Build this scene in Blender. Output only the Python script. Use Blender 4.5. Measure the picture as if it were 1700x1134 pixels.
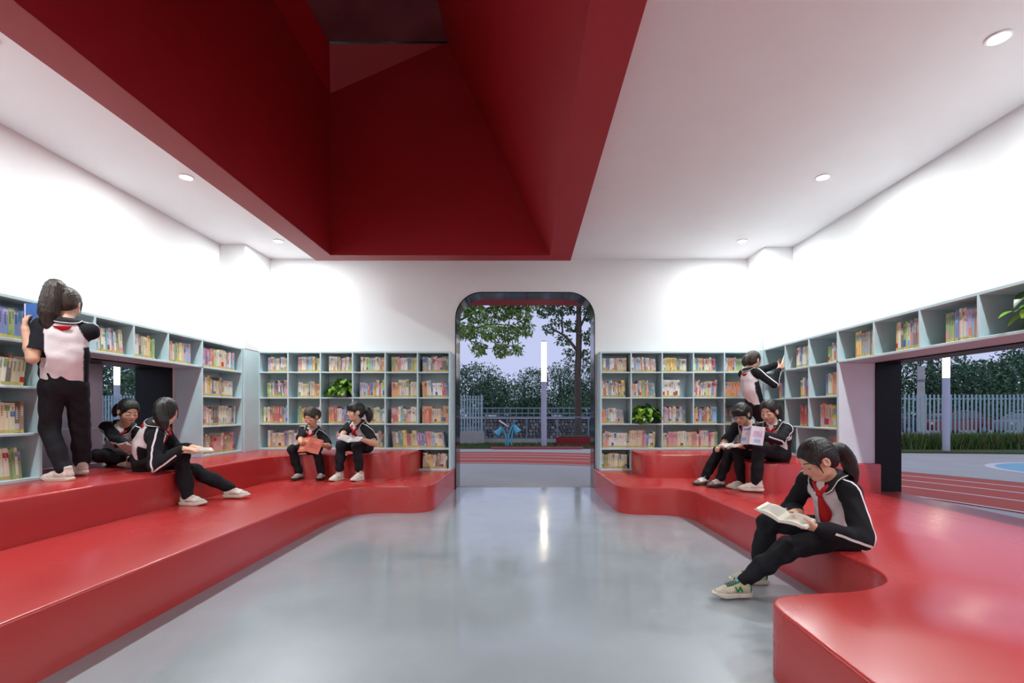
import bpy, bmesh, math, random
import numpy as np
from mathutils import Vector, Matrix
from mathutils.bvhtree import BVHTree

for _o in list(bpy.data.objects):
    bpy.data.objects.remove(_o, do_unlink=True)
SC = bpy.context.scene
COL = SC.collection
R = random.Random(11)

# ------------------------------------------------------------------ camera
FPX, VX, VY, CH = 800.0, 873.0, 685.0, 1.05      # focal length in pixels, vanishing point, eye height
_cd = bpy.data.cameras.new('camera')
_cd.sensor_width = 36.0
_cd.lens = FPX / 1700.0 * 36.0
_cd.shift_x = -(VX - 850.0) / 1700.0
_cd.shift_y = (VY - 567.0) / 1700.0
_cd.clip_start = 0.05
_cd.clip_end = 500
CAM = bpy.data.objects.new('camera', _cd)
CAM.location = (0, 0, CH)
CAM.rotation_euler = (math.pi / 2, 0, 0)
COL.objects.link(CAM)
SC.camera = CAM

# ------------------------------------------------------------------ world: dusk sky
W_ = bpy.data.worlds.new('dusk_sky')
SC.world = W_
W_.use_nodes = True
_nt = W_.node_tree
_bg = _nt.nodes['Background']
_tc = _nt.nodes.new('ShaderNodeTexCoord')
_nz = _nt.nodes.new('ShaderNodeTexNoise')
_nz.inputs['Scale'].default_value = 2.2
_nz.inputs['Detail'].default_value = 4
_rp = _nt.nodes.new('ShaderNodeValToRGB')
_rp.color_ramp.elements[0].color = (0.41, 0.46, 0.68, 1)
_rp.color_ramp.elements[1].color = (0.49, 0.53, 0.74, 1)
_nt.links.new(_tc.outputs['Generated'], _nz.inputs['Vector'])
_nt.links.new(_nz.outputs['Fac'], _rp.inputs['Fac'])
_nt.links.new(_rp.outputs['Color'], _bg.inputs['Color'])
_bg.inputs['Strength'].default_value = 1.2

# ------------------------------------------------------------------ exposure
SC.view_settings.view_transform = 'Standard'
SC.view_settings.look = 'None'
SC.view_settings.exposure = 0.07
SC.view_settings.gamma = 1.0
SC.view_settings.use_curve_mapping = False
LAMP_W = 28.0          # watts of each ceiling downlight
POST_E = 8.0          # emission of the lamp posts outside

# ------------------------------------------------------------------ shared sizes
L1, L2 = 0.285, 0.560          # heights of the two red platforms
CEIL = 3.154
XL, XR = -3.82, 3.39           # side walls
YB, YBO = 6.60, 6.95           # back wall, inner and outer face
YF = -3.6                      # wall behind the camera
SXL, SXR, SYB = -3.53, 3.02, 6.33   # fronts of the bookcases
ZT = 1.857                     # top of the bookcases


def W(px, py, Y):
    """world point that stands at depth Y under a pixel of the photograph"""
    return Vector(((px - VX) * Y / FPX, Y, CH + (VY - py) * Y / FPX))


# ------------------------------------------------------------------ materials
MATS = {}


def lin(c):
    return tuple((v / 12.92 if v <= 0.04045 else ((v + 0.055) / 1.055) ** 2.4) for v in c)


def rgb(r, g, b):
    return lin((r / 255.0, g / 255.0, b / 255.0))


def mat(name, col, rough=0.5, metal=0.0, var=0.0, vscale=8.0, bump=0.0, bscale=60.0, emit=None, estr=0.0,
        spec=0.5, rvar=0.0, stretch=None, coat=0.0, alpha=1.0, trans=0.0):
    if name in MATS:
        return MATS[name]
    m = bpy.data.materials.new(name)
    m.use_nodes = True
    nt = m.node_tree
    p = nt.nodes['Principled BSDF']
    p.inputs['Base Color'].default_value = (*col, 1)
    p.inputs['Roughness'].default_value = rough
    p.inputs['Metallic'].default_value = metal
    p.inputs['Specular IOR Level'].default_value = spec
    p.inputs['Coat Weight'].default_value = coat
    p.inputs['Coat Roughness'].default_value = 0.06
    p.inputs['Alpha'].default_value = alpha
    p.inputs['Transmission Weight'].default_value = trans
    tc = nt.nodes.new('ShaderNodeTexCoord')
    src = tc.outputs['Object']
    if stretch:
        mp = nt.nodes.new('ShaderNodeMapping')
        mp.inputs['Scale'].default_value = stretch
        nt.links.new(src, mp.inputs['Vector'])
        src = mp.outputs['Vector']
    n1 = nt.nodes.new('ShaderNodeTexNoise')
    n1.inputs['Scale'].default_value = vscale
    n1.inputs['Detail'].default_value = 5
    nt.links.new(src, n1.inputs['Vector'])
    rp = nt.nodes.new('ShaderNodeValToRGB')
    v = max(var, 0.015)
    rp.color_ramp.elements[0].position = 0.3
    rp.color_ramp.elements[1].position = 0.7
    rp.color_ramp.elements[0].color = (*[max(0, c * (1 - v)) for c in col], 1)
    rp.color_ramp.elements[1].color = (*[min(1, c * (1 + v)) for c in col], 1)
    nt.links.new(n1.outputs['Fac'], rp.inputs['Fac'])
    nt.links.new(rp.outputs['Color'], p.inputs['Base Color'])
    if rvar > 0:
        mr = nt.nodes.new('ShaderNodeMapRange')
        mr.inputs['From Min'].default_value = 0.3
        mr.inputs['From Max'].default_value = 0.7
        mr.inputs['To Min'].default_value = max(0.0, rough - rvar)
        mr.inputs['To Max'].default_value = rough + rvar
        nt.links.new(n1.outputs['Fac'], mr.inputs['Value'])
        nt.links.new(mr.outputs['Result'], p.inputs['Roughness'])
    if bump > 0:
        n2 = nt.nodes.new('ShaderNodeTexNoise')
        n2.inputs['Scale'].default_value = bscale
        n2.inputs['Detail'].default_value = 3
        nt.links.new(src, n2.inputs['Vector'])
        b = nt.nodes.new('ShaderNodeBump')
        b.inputs['Strength'].default_value = bump
        b.inputs['Distance'].default_value = 0.02
        nt.links.new(n2.outputs['Fac'], b.inputs['Height'])
        nt.links.new(b.outputs['Normal'], p.inputs['Normal'])
    if emit:
        p.inputs['Emission Color'].default_value = (*emit, 1)
        p.inputs['Emission Strength'].default_value = estr
    MATS[name] = m
    return m


def vmat(name, rough=0.6, var=0.10, vscale=40.0, bump=0.0, bscale=80.0, spec=0.4, stretch=None, sss=0.0, twosided=False):
    """base colour from the mesh's own colour attribute, times a fine noise"""
    if name in MATS:
        return MATS[name]
    m = bpy.data.materials.new(name)
    m.use_nodes = True
    nt = m.node_tree
    p = nt.nodes['Principled BSDF']
    p.inputs['Roughness'].default_value = rough
    p.inputs['Specular IOR Level'].default_value = spec
    if sss:
        p.inputs['Subsurface Weight'].default_value = sss
        p.inputs['Subsurface Radius'].default_value = (0.012, 0.005, 0.003)
    a = nt.nodes.new('ShaderNodeVertexColor')
    a.layer_name = 'Col'
    tc = nt.nodes.new('ShaderNodeTexCoord')
    src = tc.outputs['Object']
    if stretch:
        mp = nt.nodes.new('ShaderNodeMapping')
        mp.inputs['Scale'].default_value = stretch
        nt.links.new(src, mp.inputs['Vector'])
        src = mp.outputs['Vector']
    n1 = nt.nodes.new('ShaderNodeTexNoise')
    n1.inputs['Scale'].default_value = vscale
    n1.inputs['Detail'].default_value = 4
    nt.links.new(src, n1.inputs['Vector'])
    mr = nt.nodes.new('ShaderNodeMapRange')
    mr.inputs['From Min'].default_value = 0.3
    mr.inputs['From Max'].default_value = 0.7
    mr.inputs['To Min'].default_value = 1 - var
    mr.inputs['To Max'].default_value = 1 + var
    nt.links.new(n1.outputs['Fac'], mr.inputs['Value'])
    mx = nt.nodes.new('ShaderNodeVectorMath')
    mx.operation = 'SCALE'
    nt.links.new(a.outputs['Color'], mx.inputs[0])
    nt.links.new(mr.outputs['Result'], mx.inputs['Scale'])
    nt.links.new(mx.outputs['Vector'], p.inputs['Base Color'])
    if bump > 0:
        n2 = nt.nodes.new('ShaderNodeTexNoise')
        n2.inputs['Scale'].default_value = bscale
        n2.inputs['Detail'].default_value = 3
        nt.links.new(src, n2.inputs['Vector'])
        b = nt.nodes.new('ShaderNodeBump')
        b.inputs['Strength'].default_value = bump
        b.inputs['Distance'].default_value = 0.02
        nt.links.new(n2.outputs['Fac'], b.inputs['Height'])
        nt.links.new(b.outputs['Normal'], p.inputs['Normal'])
    MATS[name] = m
    return m


# ------------------------------------------------------------------ object helpers
def mesh_obj(name, verts, faces, m, parent=None, smooth=False, cols=None):
    me = bpy.data.meshes.new(name)
    if isinstance(verts, np.ndarray):
        verts = verts.tolist()
    if isinstance(faces, np.ndarray):
        faces = faces.tolist()
    me.from_pydata([tuple(v) for v in verts], [], faces)
    if cols is not None:
        at = me.color_attributes.new('Col', 'FLOAT_COLOR', 'POINT')
        c = np.ones((len(verts), 4), dtype=np.float32)
        c[:, :3] = np.asarray(cols, dtype=np.float32)
        at.data.foreach_set('color', c.ravel())
    if smooth:
        me.polygons.foreach_set('use_smooth', [True] * len(me.polygons))
    me.update()
    o = bpy.data.objects.new(name, me)
    if m is not None:
        me.materials.append(m)
    COL.objects.link(o)
    if parent is not None:
        o.parent = parent
        o.matrix_parent_inverse = inv_of(parent)
    return o


def inv_of(o):
    mtx = Matrix.LocRotScale(o.location, o.rotation_euler, o.scale)
    if o.parent is not None:
        mtx = inv_of(o.parent).inverted() @ o.matrix_parent_inverse @ mtx
    return mtx.inverted()


def empty(name, loc=(0, 0, 0), rz=0.0):
    o = bpy.data.objects.new(name, None)
    o.location = loc
    o.rotation_euler = (0, 0, rz)
    o.empty_display_size = 0.1
    COL.objects.link(o)
    return o


def tag(o, label, cat, group=None):
    o['label'] = label
    o['category'] = cat
    if group:
        o['group'] = group
    return o


def struct(o, label=None):
    o['kind'] = 'structure'
    if label:
        o['label'] = label
    return o


def copy_tree(o, parent=None):
    c = o.copy()
    COL.objects.link(c)
    c.parent = parent
    for ch in list(o.children):
        copy_tree(ch, c)
    return c


class MB:
    """collects simple shapes; build() links them as one mesh object"""

    def __init__(s):
        s.v, s.f, s.c = [], [], []

    def add(s, verts, faces, col=None):
        n = len(s.v)
        s.v += [tuple(v) for v in verts]
        s.f += [tuple(i + n for i in f) for f in faces]
        if col is not None:
            s.c += [col] * len(verts)

    def box(s, lo, hi, col=None):
        x0, y0, z0 = lo
        x1, y1, z1 = hi
        s.add([(x0, y0, z0), (x1, y0, z0), (x1, y1, z0), (x0, y1, z0), (x0, y0, z1), (x1, y0, z1), (x1, y1, z1), (x0, y1, z1)],
              [(0, 3, 2, 1), (4, 5, 6, 7), (0, 1, 5, 4), (1, 2, 6, 5), (2, 3, 7, 6), (3, 0, 4, 7)], col)

    def bbox(s, lo, hi, b=0.004, col=None):
        """box with chamfered edges"""
        lo, hi = Vector(lo), Vector(hi)
        c = (lo + hi) / 2
        h = (hi - lo) / 2
        b = min(b, h.x * .9, h.y * .9, h.z * .9)
        vs, idx = [], {}
        for sx in (-1, 1):
            for sy in (-1, 1):
                for sz in (-1, 1):
                    for a in range(3):
                        p = [h.x - b, h.y - b, h.z - b]
                        p[a] += b
                        idx[(sx, sy, sz, a)] = len(vs)
                        vs.append((c.x + sx * p[0], c.y + sy * p[1], c.z + sz * p[2]))
        fs = []
        for a in range(3):
            u, w = (a + 1) % 3, (a + 2) % 3
            for sg in (-1, 1):
                q = []
                for su, sw in ((-1, -1), (1, -1), (1, 1), (-1, 1)):
                    k = [0, 0, 0]
                    k[a], k[u], k[w] = sg, su, sw
                    q.append(idx[(*k, a)])
                fs.append(q if sg > 0 else q[::-1])
            for su in (-1, 1):
                for sw in (-1, 1):
                    k0, k1 = [0, 0, 0], [0, 0, 0]
                    k0[a], k0[u], k0[w] = -1, su, sw
                    k1[a], k1[u], k1[w] = 1, su, sw
                    q = [idx[(*k0, u)], idx[(*k1, u)], idx[(*k1, w)], idx[(*k0, w)]]
                    fs.append(q if su * sw < 0 else q[::-1])
        for sx in (-1, 1):
            for sy in (-1, 1):
                for sz in (-1, 1):
                    q = [idx[(sx, sy, sz, 0)], idx[(sx, sy, sz, 1)], idx[(sx, sy, sz, 2)]]
                    fs.append(q if sx * sy * sz > 0 else q[::-1])
        s.add(vs, fs, col)

    def tube(s, pts, rad, seg=8, col=None, cap=True):
        pts = [Vector(p) for p in pts]
        n = len(pts)
        rr = rad if isinstance(rad, (list, tuple)) else [rad] * n
        vs, fs = [], []
        prev = None
        for i, p in enumerate(pts):
            d = (pts[min(i + 1, n - 1)] - pts[max(i - 1, 0)]).normalized()
            if prev is None:
                a = Vector((0, 0, 1)) if abs(d.z) < 0.9 else Vector((1, 0, 0))
                u = d.cross(a).normalized()
            else:
                u = (prev - d * prev.dot(d)).normalized()
            prev = u
            w = d.cross(u)
            for j in range(seg):
                t = 2 * math.pi * j / seg
                vs.append(p + (u * math.cos(t) + w * math.sin(t)) * rr[i])
        for i in range(n - 1):
            for j in range(seg):
                a, b = i * seg + j, i * seg + (j + 1) % seg
                fs.append((a, b, b + seg, a + seg))
        if cap:
            fs.append(tuple(range(seg))[::-1])
            fs.append(tuple(range((n - 1) * seg, n * seg)))
        s.add(vs, fs, col)

    def lathe(s, prof, c=(0, 0, 0), seg=24, col=None, capb=True, capt=True):
        vs, fs = [], []
        n = len(prof)
        for r, z in prof:
            for j in range(seg):
                t = 2 * math.pi * j / seg
                vs.append((c[0] + r * math.cos(t), c[1] + r * math.sin(t), c[2] + z))
        for i in range(n - 1):
            for j in range(seg):
                a, b = i * seg + j, i * seg + (j + 1) % seg
                fs.append((a, b, b + seg, a + seg))
        if capb:
            fs.append(tuple(range(seg))[::-1])
        if capt:
            fs.append(tuple(range((n - 1) * seg, n * seg)))
        s.add(vs, fs, col)

    def prism(s, poly, z0, z1, axis='z', col=None):
        """extrude a 2-D polygon; axis names the extrusion direction"""
        def pt(a, b, c):
            return {'z': (a, b, c), 'y': (a, c, b), 'x': (c, a, b)}[axis]
        n = len(poly)
        vs = [pt(a, b, z0) for a, b in poly] + [pt(a, b, z1) for a, b in poly]
        fs = [tuple(range(n)), tuple(range(n, 2 * n))[::-1]]
        for i in range(n):
            j = (i + 1) % n
            fs.append((i, i + n, j + n, j))
        s.add(vs, fs, col)

    def build(s, name, m, parent=None, smooth=False, fixn=True):
        o = mesh_obj(name, s.v, s.f, m, parent, smooth, s.c if s.c else None)
        if fixn:
            bm = bmesh.new()
            bm.from_mesh(o.data)
            bmesh.ops.recalc_face_normals(bm, faces=bm.faces)
            bm.to_mesh(o.data)
            bm.free()
        return o


def box_obj(name, lo, hi, m, parent=None, b=0.0):
    q = MB()
    if b > 0:
        q.bbox(lo, hi, b)
    else:
        q.box(lo, hi)
    return q.build(name, m, parent)


def smooth_angle(o, deg=40):
    me = o.data
    me.polygons.foreach_set('use_smooth', [True] * len(me.polygons))
    me.set_sharp_from_angle(angle=math.radians(deg))
    return o


def catmull(pts, n=8, closed=False):
    out = []
    m = len(pts)
    P = [Vector(p) for p in pts]
    for i in range(m if closed else m - 1):
        if closed:
            p0, p1, p2, p3 = P[i - 1], P[i], P[(i + 1) % m], P[(i + 2) % m]
        else:
            p0, p1, p2, p3 = P[max(i - 1, 0)], P[i], P[i + 1], P[min(i + 2, m - 1)]
        for k in range(n):
            t = k / n
            out.append(0.5 * (2 * p1 + (p2 - p0) * t + (2 * p0 - 5 * p1 + 4 * p2 - p3) * t * t + (3 * p1 - p0 - 3 * p2 + p3) * t ** 3))
    if not closed:
        out.append(P[-1])
    return out


# palette of the place
M_WALL = mat('white_wall_paint', rgb(226, 225, 226), 0.75, var=0.012, vscale=3, bump=0.03, bscale=180)
M_CEIL = mat('white_ceiling_paint', rgb(234, 231, 232), 0.8, var=0.012, vscale=3, bump=0.02, bscale=160)
M_RED = mat('glossy_red_floor_paint', rgb(188, 54, 53), 0.26, var=0.03, vscale=1.2, bump=0.008, bscale=6, rvar=0.03, spec=0.85)
M_TRAY = mat('red_ceiling_paint', rgb(160, 20, 32), 0.5, var=0.05, vscale=2.0, bump=0.03, bscale=120)
M_FLOOR = mat('grey_epoxy_floor', rgb(158, 165, 170), 0.13, var=0.10, vscale=1.3, bump=0.05, bscale=3.5, rvar=0.08, spec=0.6)
M_BLUE = mat('pale_blue_shelf_paint', rgb(190, 213, 218), 0.5, var=0.02, vscale=6, bump=0.02, bscale=150)
M_BLACK = mat('polished_black_stone', rgb(17, 16, 17), 0.10, var=0.5, vscale=60, spec=0.6)
M_BLACKM = mat('honed_black_stone', rgb(18, 17, 18), 0.42, var=0.5, vscale=60, spec=0.25)
M_WHITE = mat('white_enamel', rgb(235, 235, 232), 0.35, var=0.02)
M_LAMP = mat('lit_lamp_lens', (1, 1, 1), 0.4, emit=(1.0, 0.97, 0.93), estr=40)
# ================================================================== ROOM SHELL
def qarc(cx, cy, r, a0, a1, n=10):
    return [(cx + r * math.cos(math.radians(a0 + (a1 - a0) * i / n)), cy + r * math.sin(math.radians(a0 + (a1 - a0) * i / n))) for i in range(n + 1)]


DX0, DX1, DZ, DR = -0.965, 0.945, 2.70, 0.36
arch = [(DX0, 0)] + qarc(DX0 + DR, DZ - DR, DR, 180, 90) + qarc(DX1 - DR, DZ - DR, DR, 90, 0) + [(DX1, 0)]

fl = box_obj('floor', (XL, YF, -0.12), (XR, 6.76, 0), M_FLOOR)
struct(fl, 'glossy grey epoxy floor')

q = MB()
q.prism([(XL - .41, 0)] + arch + [(XR + .21, 0), (XR + .21, CEIL + .25), (XL - .41, CEIL + .25)], YB, YBO, 'y')
struct(q.build('wall_back', M_WALL), 'white back wall with rounded doorway')

# polished black lining of the doorway
q = MB()
off = [(DX0 + .012, 0)] + qarc(DX0 + DR, DZ - DR, DR - .012, 180, 90) + qarc(DX1 - DR, DZ - DR, DR - .012, 90, 0) + [(DX1 - .012, 0)]
n = len(arch)
vs = [(a, YB - .012, b) for a, b in arch] + [(a, YB - .012, b) for a, b in off] + [(a, YBO + .02, b) for a, b in arch] + [(a, YBO + .02, b) for a, b in off]
fs = []
for i in range(n - 1):
    fs += [(i, i + 1, n + i + 1, n + i), (n + i, n + i + 1, 3 * n + i + 1, 3 * n + i), (2 * n + i, 3 * n + i, 3 * n + i + 1, 2 * n + i + 1), (i, 2 * n + i, 2 * n + i + 1, i + 1)]
q.add(vs, fs)
struct(smooth_angle(q.build('door_1', M_BLACK), 30), 'polished black lining of the rounded doorway')

# side walls with their window openings (polygons in the y-z plane)
LW0, LW1, LWZ = 3.52, 5.25, 1.535       # left window
RW0, RW1, RWZ = 0.9, 4.65, 1.535        # right window
q = MB()
q.box((XL - .41, YF, 0), (XL, LW0, CEIL + .25))
q.box((XL - .41, LW1, 0), (XL, YB, CEIL + .25))
q.box((XL - .41, LW0, LWZ), (XL, LW1, CEIL + .25))
struct(q.build('wall_left', M_WALL), 'white left wall above the bookcase')
q = MB()
q.box((XR, YF, 0), (XR + .21, RW0, CEIL + .25))
q.box((XR, RW1, 0), (XR + .21, YB, CEIL + .25))
q.box((XR, RW0, RWZ), (XR + .21, RW1, CEIL + .25))
struct(q.build('wall_right', M_WALL), 'white right wall above the bookcase')
struct(box_obj('wall_front', (XL - .41, YF - .2, 0), (XR + .21, YF, CEIL + .25), M_WALL), 'white wall behind the camera')

# black stone reveals of the two window openings
q = MB()
q.box((XL - .425, LW1 - .012, L2), (XL - .03, LW1, LWZ))
q.box((XL - .425, LW0, LWZ - .012), (XL - .03, LW1, LWZ))
q.box((XL - .425, LW0, L2), (XL - .03, LW0 + .012, LWZ))
struct(q.build('window_1', M_BLACKM), 'black stone reveal of the left window opening')
q = MB()
q.box((XR - .02, RW1 - .012, L1), (XR + .225, RW1, RWZ))
q.box((XR - .02, RW0, RWZ - .014), (XR + .225, RW1, RWZ))
q.box((XR - .02, RW0, L1), (XR + .225, RW0 + .012, RWZ))
struct(q.build('window_2', M_BLACKM), 'black stone reveal of the right window opening')

# corner columns
struct(box_obj('wall_column_left', (XL, 6.01, ZT - .01), (-3.50, YB, CEIL), M_WALL, b=.004), 'white corner column on the left')
struct(box_obj('wall_column_right', (3.03, 6.12, ZT - .01), (XR, YB, CEIL), M_WALL, b=.004), 'white corner column on the right')

# ceiling around the red skylight well
TX0, TX1, TYB, TYF = -2.415, 0.515, 5.55, -2.2
IX0, IX1, IYB, IYF = -2.175, 0.27, 5.36, -2.0
ZR = 2.80
q = MB()
q.box((XL, YF, CEIL), (TX0 + .05, YB, CEIL + .2))
q.box((TX1 - .05, YF, CEIL), (XR, YB, CEIL + .2))
q.box((TX0 + .05, TYB - .05, CEIL), (TX1 - .05, YB, CEIL + .2))
q.box((TX0 + .05, YF, CEIL), (TX1 - .05, TYF + .05, CEIL + .2))
struct(q.build('ceiling', M_CEIL), 'white painted ceiling')

# the red skylight well: dropped rim, four inner sides, glass roof
well = empty('skylight_well', ((TX0 + TX1) / 2, 2.0, ZR))
tag(well, 'deep red skylight well dropping below the white ceiling', 'skylight')
q = MB()
o4 = [(TX0, TYF), (TX1, TYF), (TX1, TYB), (TX0, TYB)]
i4 = [(IX0, IYF), (IX1, IYF), (IX1, IYB), (IX0, IYB)]
vs = [(a, b, ZR) for a, b in o4] + [(a, b, ZR) for a, b in i4] + [(a, b, CEIL + .2) for a, b in o4]
fs = [(i, (i + 1) % 4, 4 + (i + 1) % 4, 4 + i) for i in range(4)] + [(i, i + 8, (i + 1) % 4 + 8, (i + 1) % 4) for i in range(4)]
q.add(vs, fs)
q.build('rim', M_TRAY, well)
ZU, ZG, XG0, XG1, YG, YG0 = CH + 3.55, CH + 3.84, -2.04, -0.82, 5.0, -1.6
ZF = ZR + .003
A, B_, C, D = (IX0, IYF, ZF), (IX1, IYF, ZF), (IX1, IYB, ZF), (IX0, IYB, ZF)
XG1, ZG1 = -0.88, CH + 4.12
gA, gB, gC, gD = (XG0, YG0, ZG), (XG1, IYF, ZG1), (XG1, IYB, ZG1), (XG0, YG, ZG)
uA, uD = (IX0, IYF, ZU), (IX0, IYB, ZU)


def facet(name, pts, faces=None):
    qq = MB()
    qq.add(pts, faces or [tuple(range(len(pts)))])
    c_ = sum((Vector(p) for p in pts), Vector()) / len(pts)
    n_ = (Vector(pts[1]) - Vector(pts[0])).cross(Vector(pts[2]) - Vector(pts[1]))
    if n_.dot(Vector((-1.1, 2.0, 3.6)) - c_) < 0:          # faces look into the well, thickness grows outwards
        qq.f = [f_[::-1] for f_ in qq.f]
    oo = qq.build(name, M_TRAY, well, fixn=False)
    sm = oo.modifiers.new('thick', 'SOLIDIFY')
    sm.thickness = 0.03
    sm.offset = -1
    return oo


facet('side_wall', [A, D, uD, uA])
facet('side_wall', [D, C, gC, uD], [(0, 1, 2, 3)])
facet('sloping_wall', [B_, C, gC, gB])
facet('side_wall', [A, B_, gB, uA])
facet('upper_facet', [uA, uD, gD, gA])  # upper facets shaped to lean downwards, catching floor light so the band looks brighter
facet('upper_facet', [uD, gC, gD])
facet('upper_facet', [uA, gB, gA])
M_SKYGLASS = mat('dark_skylight_glass', rgb(168, 150, 160), 0.14, metal=0.9, var=0.3, vscale=2.5, spec=0.9, rvar=0.10)
q = MB()
q.add([gA, gB, gC, gD] + [(a, b, c + .02) for a, b, c in (gA, gB, gC, gD)], [(0, 1, 2, 3), (7, 6, 5, 4), (0, 4, 5, 1), (1, 5, 6, 2), (2, 6, 7, 3), (3, 7, 4, 0)])
q.build('glass_pane', M_SKYGLASS, well)
q = MB()
q.tube([gD, gC], .016, 4)
q.build('glass_frame', M_BLACK, well)

# ------------------------------------------------------------------ red platforms
def prism_bevel(name, poly, z0, z1, m, bev=0.014):
    bm = bmesh.new()
    top = [bm.verts.new((a, b, z1)) for a, b in poly]
    bot = [bm.verts.new((a, b, z0)) for a, b in poly]
    n = len(poly)
    ft = bm.faces.new(top)
    for i in range(n):
        j = (i + 1) % n
        bm.faces.new((top[i], bot[i], bot[j], top[j]))
    bmesh.ops.recalc_face_normals(bm, faces=bm.faces)
    bmesh.ops.bevel(bm, geom=list(ft.edges), offset=bev, segments=3, profile=0.5, affect='EDGES', clamp_overlap=True)
    me = bpy.data.meshes.new(name)
    bm.to_mesh(me)
    bm.free()
    me.materials.append(m)
    o = bpy.data.objects.new(name, me)
    COL.objects.link(o)
    return smooth_angle(o, 35)


def curve2(pts, n=6):
    return [(p.x, p.y) for p in catmull([(a, b, 0) for a, b in pts], n)]


pl = curve2([(-1.90, YF + .1), (-1.90, 0.5), (-1.895, 3.0), (-1.885, 4.2), (-1.87, 4.55), (-1.80, 4.85), (-1.64, 5.0), (-1.40, 5.03), (-1.18, 5.03), (-1.06, 5.08),
             (-.995, 5.2), (-.98, 5.4), (-.975, 6.0), (-.968, 6.55)])
o = prism_bevel('seating_platform', pl + [(-.968, YB - .002), (XL + .002, YB - .002), (XL + .002, YF + .1)], 0, L1, M_RED)
tag(o, 'lower red glossy seating step along the left side, curving to the doorway', 'platform', 'red seating steps')
pl = curve2([(-2.93, YF + .1), (-2.93, 1.0), (-2.91, 3.0), (-2.88, 4.2), (-2.86, 4.9), (-2.83, 5.25), (-2.72, 5.48), (-2.5, 5.60), (-2.2, 5.63), (-1.75, 5.63), (-1.52, 5.66),
             (-1.43, 5.78), (-1.405, 5.95), (-1.40, 6.3)])
o = prism_bevel('seating_platform', pl + [(-1.40, YB), (XL, YB), (XL, LW1 - .02), (XL - .36, LW1 - .02), (XL - .36, LW0 + .02), (XL, LW0 + .02), (XL, YF + .1)], L1 - .01, L2, M_RED)
tag(o, 'upper red glossy seating step on the left, running under the window niche', 'platform', 'red seating steps')
pr = curve2([(.925, 6.55), (.925, 6.2), (.945, 5.4), (.962, 5.16), (1.02, 5.02), (1.15, 4.95), (1.40, 4.92), (1.55, 4.86), (1.64, 4.70), (1.655, 4.4), (1.675, 3.8), (1.69, 3.3),
             (1.70, 2.75), (1.715, 2.5), (1.705, 2.34), (1.64, 2.20), (1.53, 2.12), (1.40, 2.07), (1.25, 2.05), (1.14, 2.035), (1.05, 2.005), (1.0, 1.95), (.98, 1.87),
             (.978, 1.7), (.98, 1.3), (.98, 0.2), (.98, YF + .1)])
o = prism_bevel('seating_platform', [(.925, YB)] + pr + [(XR, YF + .1), (XR, RW0 + .02), (XR + .205, RW0 + .02), (XR + .205, RW1 - .02), (XR, RW1 - .02), (XR, YB)], 0, L1, M_RED)
tag(o, 'lower red glossy seating step on the right with a scooped notch', 'platform', 'red seating steps')
pr = curve2([(1.385, 6.3), (1.385, 5.95), (1.41, 5.75), (1.52, 5.64), (1.75, 5.62), (2.0, 5.58), (2.15, 5.44), (2.19, 5.2), (2.19, 4.85), (2.23, 4.68), (2.36, 4.61), (2.6, 4.60), (3.02, 4.60), (XR, 4.60)])
o = prism_bevel('seating_platform', [(1.385, YB)] + pr + [(XR, YB)], L1 - .01, L2, M_RED)
tag(o, 'upper red glossy seating step on the right, under two seated readers', 'platform', 'red seating steps')

# ------------------------------------------------------------------ downlights
def downlight(x, y, label):
    e = empty('ceiling_downlight', (x, y, CEIL))
    tag(e, label, 'ceiling light', 'recessed ceiling downlights')
    q = MB()
    q.lathe([(.058, 0), (.062, -.006), (.05, -.010), (.046, -.004), (.046, .0)], (x, y, CEIL), 24, capb=False, capt=False)
    smooth_angle(q.build('trim_ring', M_WHITE, e), 40)
    q = MB()
    q.lathe([(.046, 0), (.046, -.003)], (x, y, CEIL), 24)
    q.build('lens', M_LAMP, e)
    ld = bpy.data.lights.new('downlight_lamp', 'AREA')
    ld.shape = 'DISK'
    ld.size = 0.085
    ld.energy = LAMP_W
    ld.color = (0.91, 1.0, 1.0)
    lo = bpy.data.objects.new('downlight_lamp', ld)
    lo.location = (x, y, CEIL - .012)
    COL.objects.link(lo)
    lo.parent = e
    lo.matrix_parent_inverse = inv_of(e)


for i, y in enumerate((-2.1, -.5, 1.1, 2.7, 4.3, 5.9)):
    nm = {5: 'nearest the back wall', 4: 'second from the back wall', 3: 'third from the back wall', 2: 'fourth from the back wall',
          1: 'fifth from the back wall', 0: 'sixth from the back wall'}[i]
    downlight(-3.03, y, 'round ceiling downlight left of the red well, ' + nm)
    downlight(2.65, y, 'round ceiling downlight right of the red well, ' + nm)
# ================================================================== BOOKCASES
def wpt(case, u, v, z):
    if case in ('bl', 'br'):
        return (u, SYB + v, z)
    if case == 'l':
        return (SXL - v, u, z)
    return (SXR + v, u, z)


DEPTH = {'bl': YB - SYB - .004, 'br': YB - SYB - .004, 'l': SXL - XL - .004, 'r': XR - SXR - .004}


def board(case, root, name, u0, u1, z0, z1, v0=0.0, v1=None, b=0.0025, m=None):
    v1 = DEPTH[case] if v1 is None else v1
    a, c = wpt(case, u0, v0, z0), wpt(case, u1, v1, z1)
    lo = [min(i, j) for i, j in zip(a, c)]
    hi = [max(i, j) for i, j in zip(a, c)]
    return box_obj(name, lo, hi, m or M_BLUE, root, b)


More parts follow.
